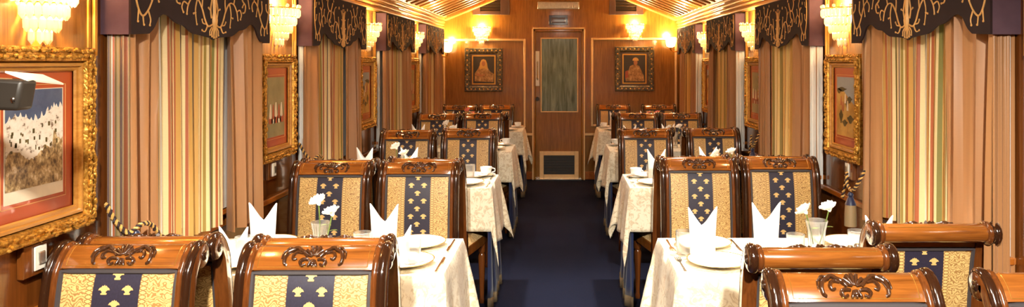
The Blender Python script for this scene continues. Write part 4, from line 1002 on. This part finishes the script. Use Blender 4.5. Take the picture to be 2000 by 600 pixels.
def flower(base, head, colr, sd, label):
    root = empty('flower', base); tag(root, label, 'flower', 'flowers in table vases')
    h = Vector(head)-Vector(base); mid = h*0.5+Vector((0.004, 0.003, 0.004))
    st = MB().tube([tuple(p) for p in smooth_path([(0, 0, 0), tuple(mid), tuple(h)], 5)], 0.0024, 6).build('stem', 'stem', root)
    b = mobj('bloom', bl[(colr, sd)], tuple(h), sd, root); b.rotation_euler = (R(24)*(-1 if sd == 1 else 1)*0.4-0.5, h.x*3, sd)
    lf = MB(); lf.grid(lambda u, v_: (mid.x+0.035*v_, mid.y+(u-0.5)*0.018*math.sin(PI*v_), mid.z+0.016*v_-0.012*v_*v_+0.003*abs(u-0.5)), 2, 5); lf.build('leaf', 'stem', root)
NRW = ['nearest', 'second', 'third', 'farthest']
for s, nm, k, xc, yc in TBL:
    tb = f'{NRW[k]} {nm} table'; rnd = random.Random(k*3+(s > 0))
    xa, xw = s*0.675, s*1.175; yn, yf = yc-0.135, yc+0.135
    if k == 0 and s > 0: napf = {('aisle', 'far'): (0.535, 2.74), ('window', 'far'): (0.80, 2.83), ('aisle', 'near'): None, ('window', 'near'): (1.27, 2.90)}
    elif k == 0: napf = {('aisle', 'far'): (-0.680, 2.80), ('window', 'far'): (-1.155, 2.82), ('aisle', 'near'): (-0.615, 2.72), ('window', 'near'): (-1.215, 2.70)}
    else: napf = {('aisle', 'far'): (s*0.60, yc+0.02) if s > 0 else (s*0.97, yc+0.12), ('window', 'far'): (s*0.95, yc+0.15) if s > 0 else (s*1.25, yc+0.10)}
    for (c_, x) in (('aisle', xa), ('window', xw)):
        for (e_, y) in (('near', yn), ('far', yf)):
            px_ = x+(-s*0.10 if c_ == 'aisle' else 0)
            p = mobj('dinner_plate', plate_me, (px_, y, ZC), rnd.uniform(0, 6)); tag(p, f'gold-rimmed white plate, {e_} {c_}-side place on the {tb}', 'plate', 'white dinner plates'); mobj('gold_rim', rim_me, (0, 0, 0), 0, p)
            if k < 2:
                for q, me, nmn in ((-1, fork_me, 'fork'), (1, knife_me, 'knife')):
                    fo = mobj(nmn, me, (px_+q*0.134, y, ZC+0.0005), (0 if e_ == 'near' else PI)); tag(fo, f'steel {nmn} at the {e_} {c_}-side place, {tb}', nmn, 'table cutlery')
            np_ = napf.get((c_, e_))
            if np_:
                tall = e_ == 'far' ; o = mobj('folded_napkin', nap_tall if tall else nap_low, (np_[0], np_[1], ZC+0.004), rnd.uniform(-.25, .25)); tag(o, f'white crown-folded napkin, {e_} {c_}-side place on the {tb}', 'napkin', 'crown-folded napkins')
    # tumblers
    gs = {(-1, 0): [(-1.175, 2.70, 'window'), (-0.755, 2.77, 'middle'), (-0.545, 2.66, 'aisle')], (1, 0): [(0.475, 2.79, 'aisle'), (0.885, 2.74, 'middle'), (1.14, 2.80, 'window')]}.get((s, k), [(s*0.575, yc+0.06, 'aisle'), (s*1.07, yc+0.05, 'window')])
    for (x, y, w_) in gs:
        o = mobj('glass_tumbler', glass_me, (x, y, ZC)); tag(o, f'clear glass tumbler at the {w_} end of the {tb}' if w_ != 'middle' else f'clear glass tumbler mid-table on the {tb}', 'glass', 'glass tumblers')
    # vase and flowers
    vx, vy = {(-1, 0): (-0.915, 2.77), (1, 0): (0.985, 2.80)}.get((s, k), (s*0.86, yc))
    if k >= 1: vx = s*({1: 1.02, 2: 0.98, 3: 1.02}[k])
    o = mobj('flower_vase', vase_me, (vx, vy, ZC)); o.scale = (1.2, 1.2, 1.0) if s > 0 else (1, 1, 1); tag(o, f'cut glass flower vase on the {tb}', 'vase', 'cut glass vases')
    if s < 0: hs = [((-0.008, 0.0), (-0.006, -0.004, 0.205)), ((0.006, 0.004), (0.048, -0.012, 0.166))]
    else: hs = [((-0.008, 0.0), (-0.044, -0.004, 0.165)), ((0.006, 0.004), (0.046, -0.008, 0.176))]
    for i, (bb, hh) in enumerate(hs):
        pk = (k == 3)
        flower((vx+bb[0], vy+bb[1], ZC+0.016), (vx+hh[0], vy+hh[1], ZC+hh[2]), 'petal_pink' if pk else 'petal', i+1, f'{"pink" if pk else "white"} flower, {"left" if i == 0 else "right"} bloom in the vase on the {tb}')
    # cup and saucer near the aisle, shakers
    if k > 0:
        cx, cy = s*0.485, yc-0.02+0.05*(s < 0)
        sa = mobj('saucer', sau_me, (cx, cy+0.16, ZC)); tag(sa, f'white saucer at the aisle end of the {tb}', 'saucer', 'saucers')
        cu = mobj('tea_cup', cup_me, (cx, cy+0.16, ZC-0.002), rnd.uniform(0, 6)); tag(cu, f'white tea cup at the aisle end of the {tb}', 'cup', 'tea cups'); mobj('cup_handle', han_me, (0, 0, 0), 0, cu)
    else:
        for i, (x, y) in enumerate(((s*1.02 if s < 0 else 1.075, 2.70), (s*1.06 if s < 0 else 1.115, 2.73))):
            sh = mobj('salt_shaker', salt_me, (x, y, ZC)); tag(sh, f'small glass {"salt" if i == 0 else "pepper"} shaker beside the vase on the {tb}', 'shaker', 'glass shakers'); mobj('shaker_cap', cap_me, (0, 0, 0), 0, sh)

# ------------------------------------------------------------------ dark box with a thin white plate, on an arm at the left edge
t = empty('box_housing', (-XW, 1.62, 1.40)); tag(t, 'black box housing with thin white plate on top at left edge', 'housing')
MB().box(0.0, 0.10, -0.045, -0.005, 0.0, 0.035).build('wall_arm', 'black', t, bevel=0.006)
hb = MB(); hb.prism([(0.06, -0.018), (0.325, -0.026), (0.337, 0.040), (0.06, 0.058)], 'y', -0.05, 0.0)
hb.build('housing_body', 'black', t, bevel=0.008)
fp = [(0.285, -0.03, 0.060), (0.335, -0.03, 0.042), (0.300, 0.135, 0.0285), (0.250, 0.135, 0.050)]
MB().add([(x, y, z) for x, y, z in fp]+[(x, y, z-0.004) for x, y, z in fp], [(0, 1, 2, 3), (7, 6, 5, 4), (0, 4, 5, 1), (1, 5, 6, 2), (2, 6, 7, 3), (3, 7, 4, 0)]).build('white_plate', 'white_plastic', t, smooth=0)
MB().blob((0.318, -0.052, -0.002), (0.005, 0.003, 0.007), 8, 6).build('catch', 'chrome', t)
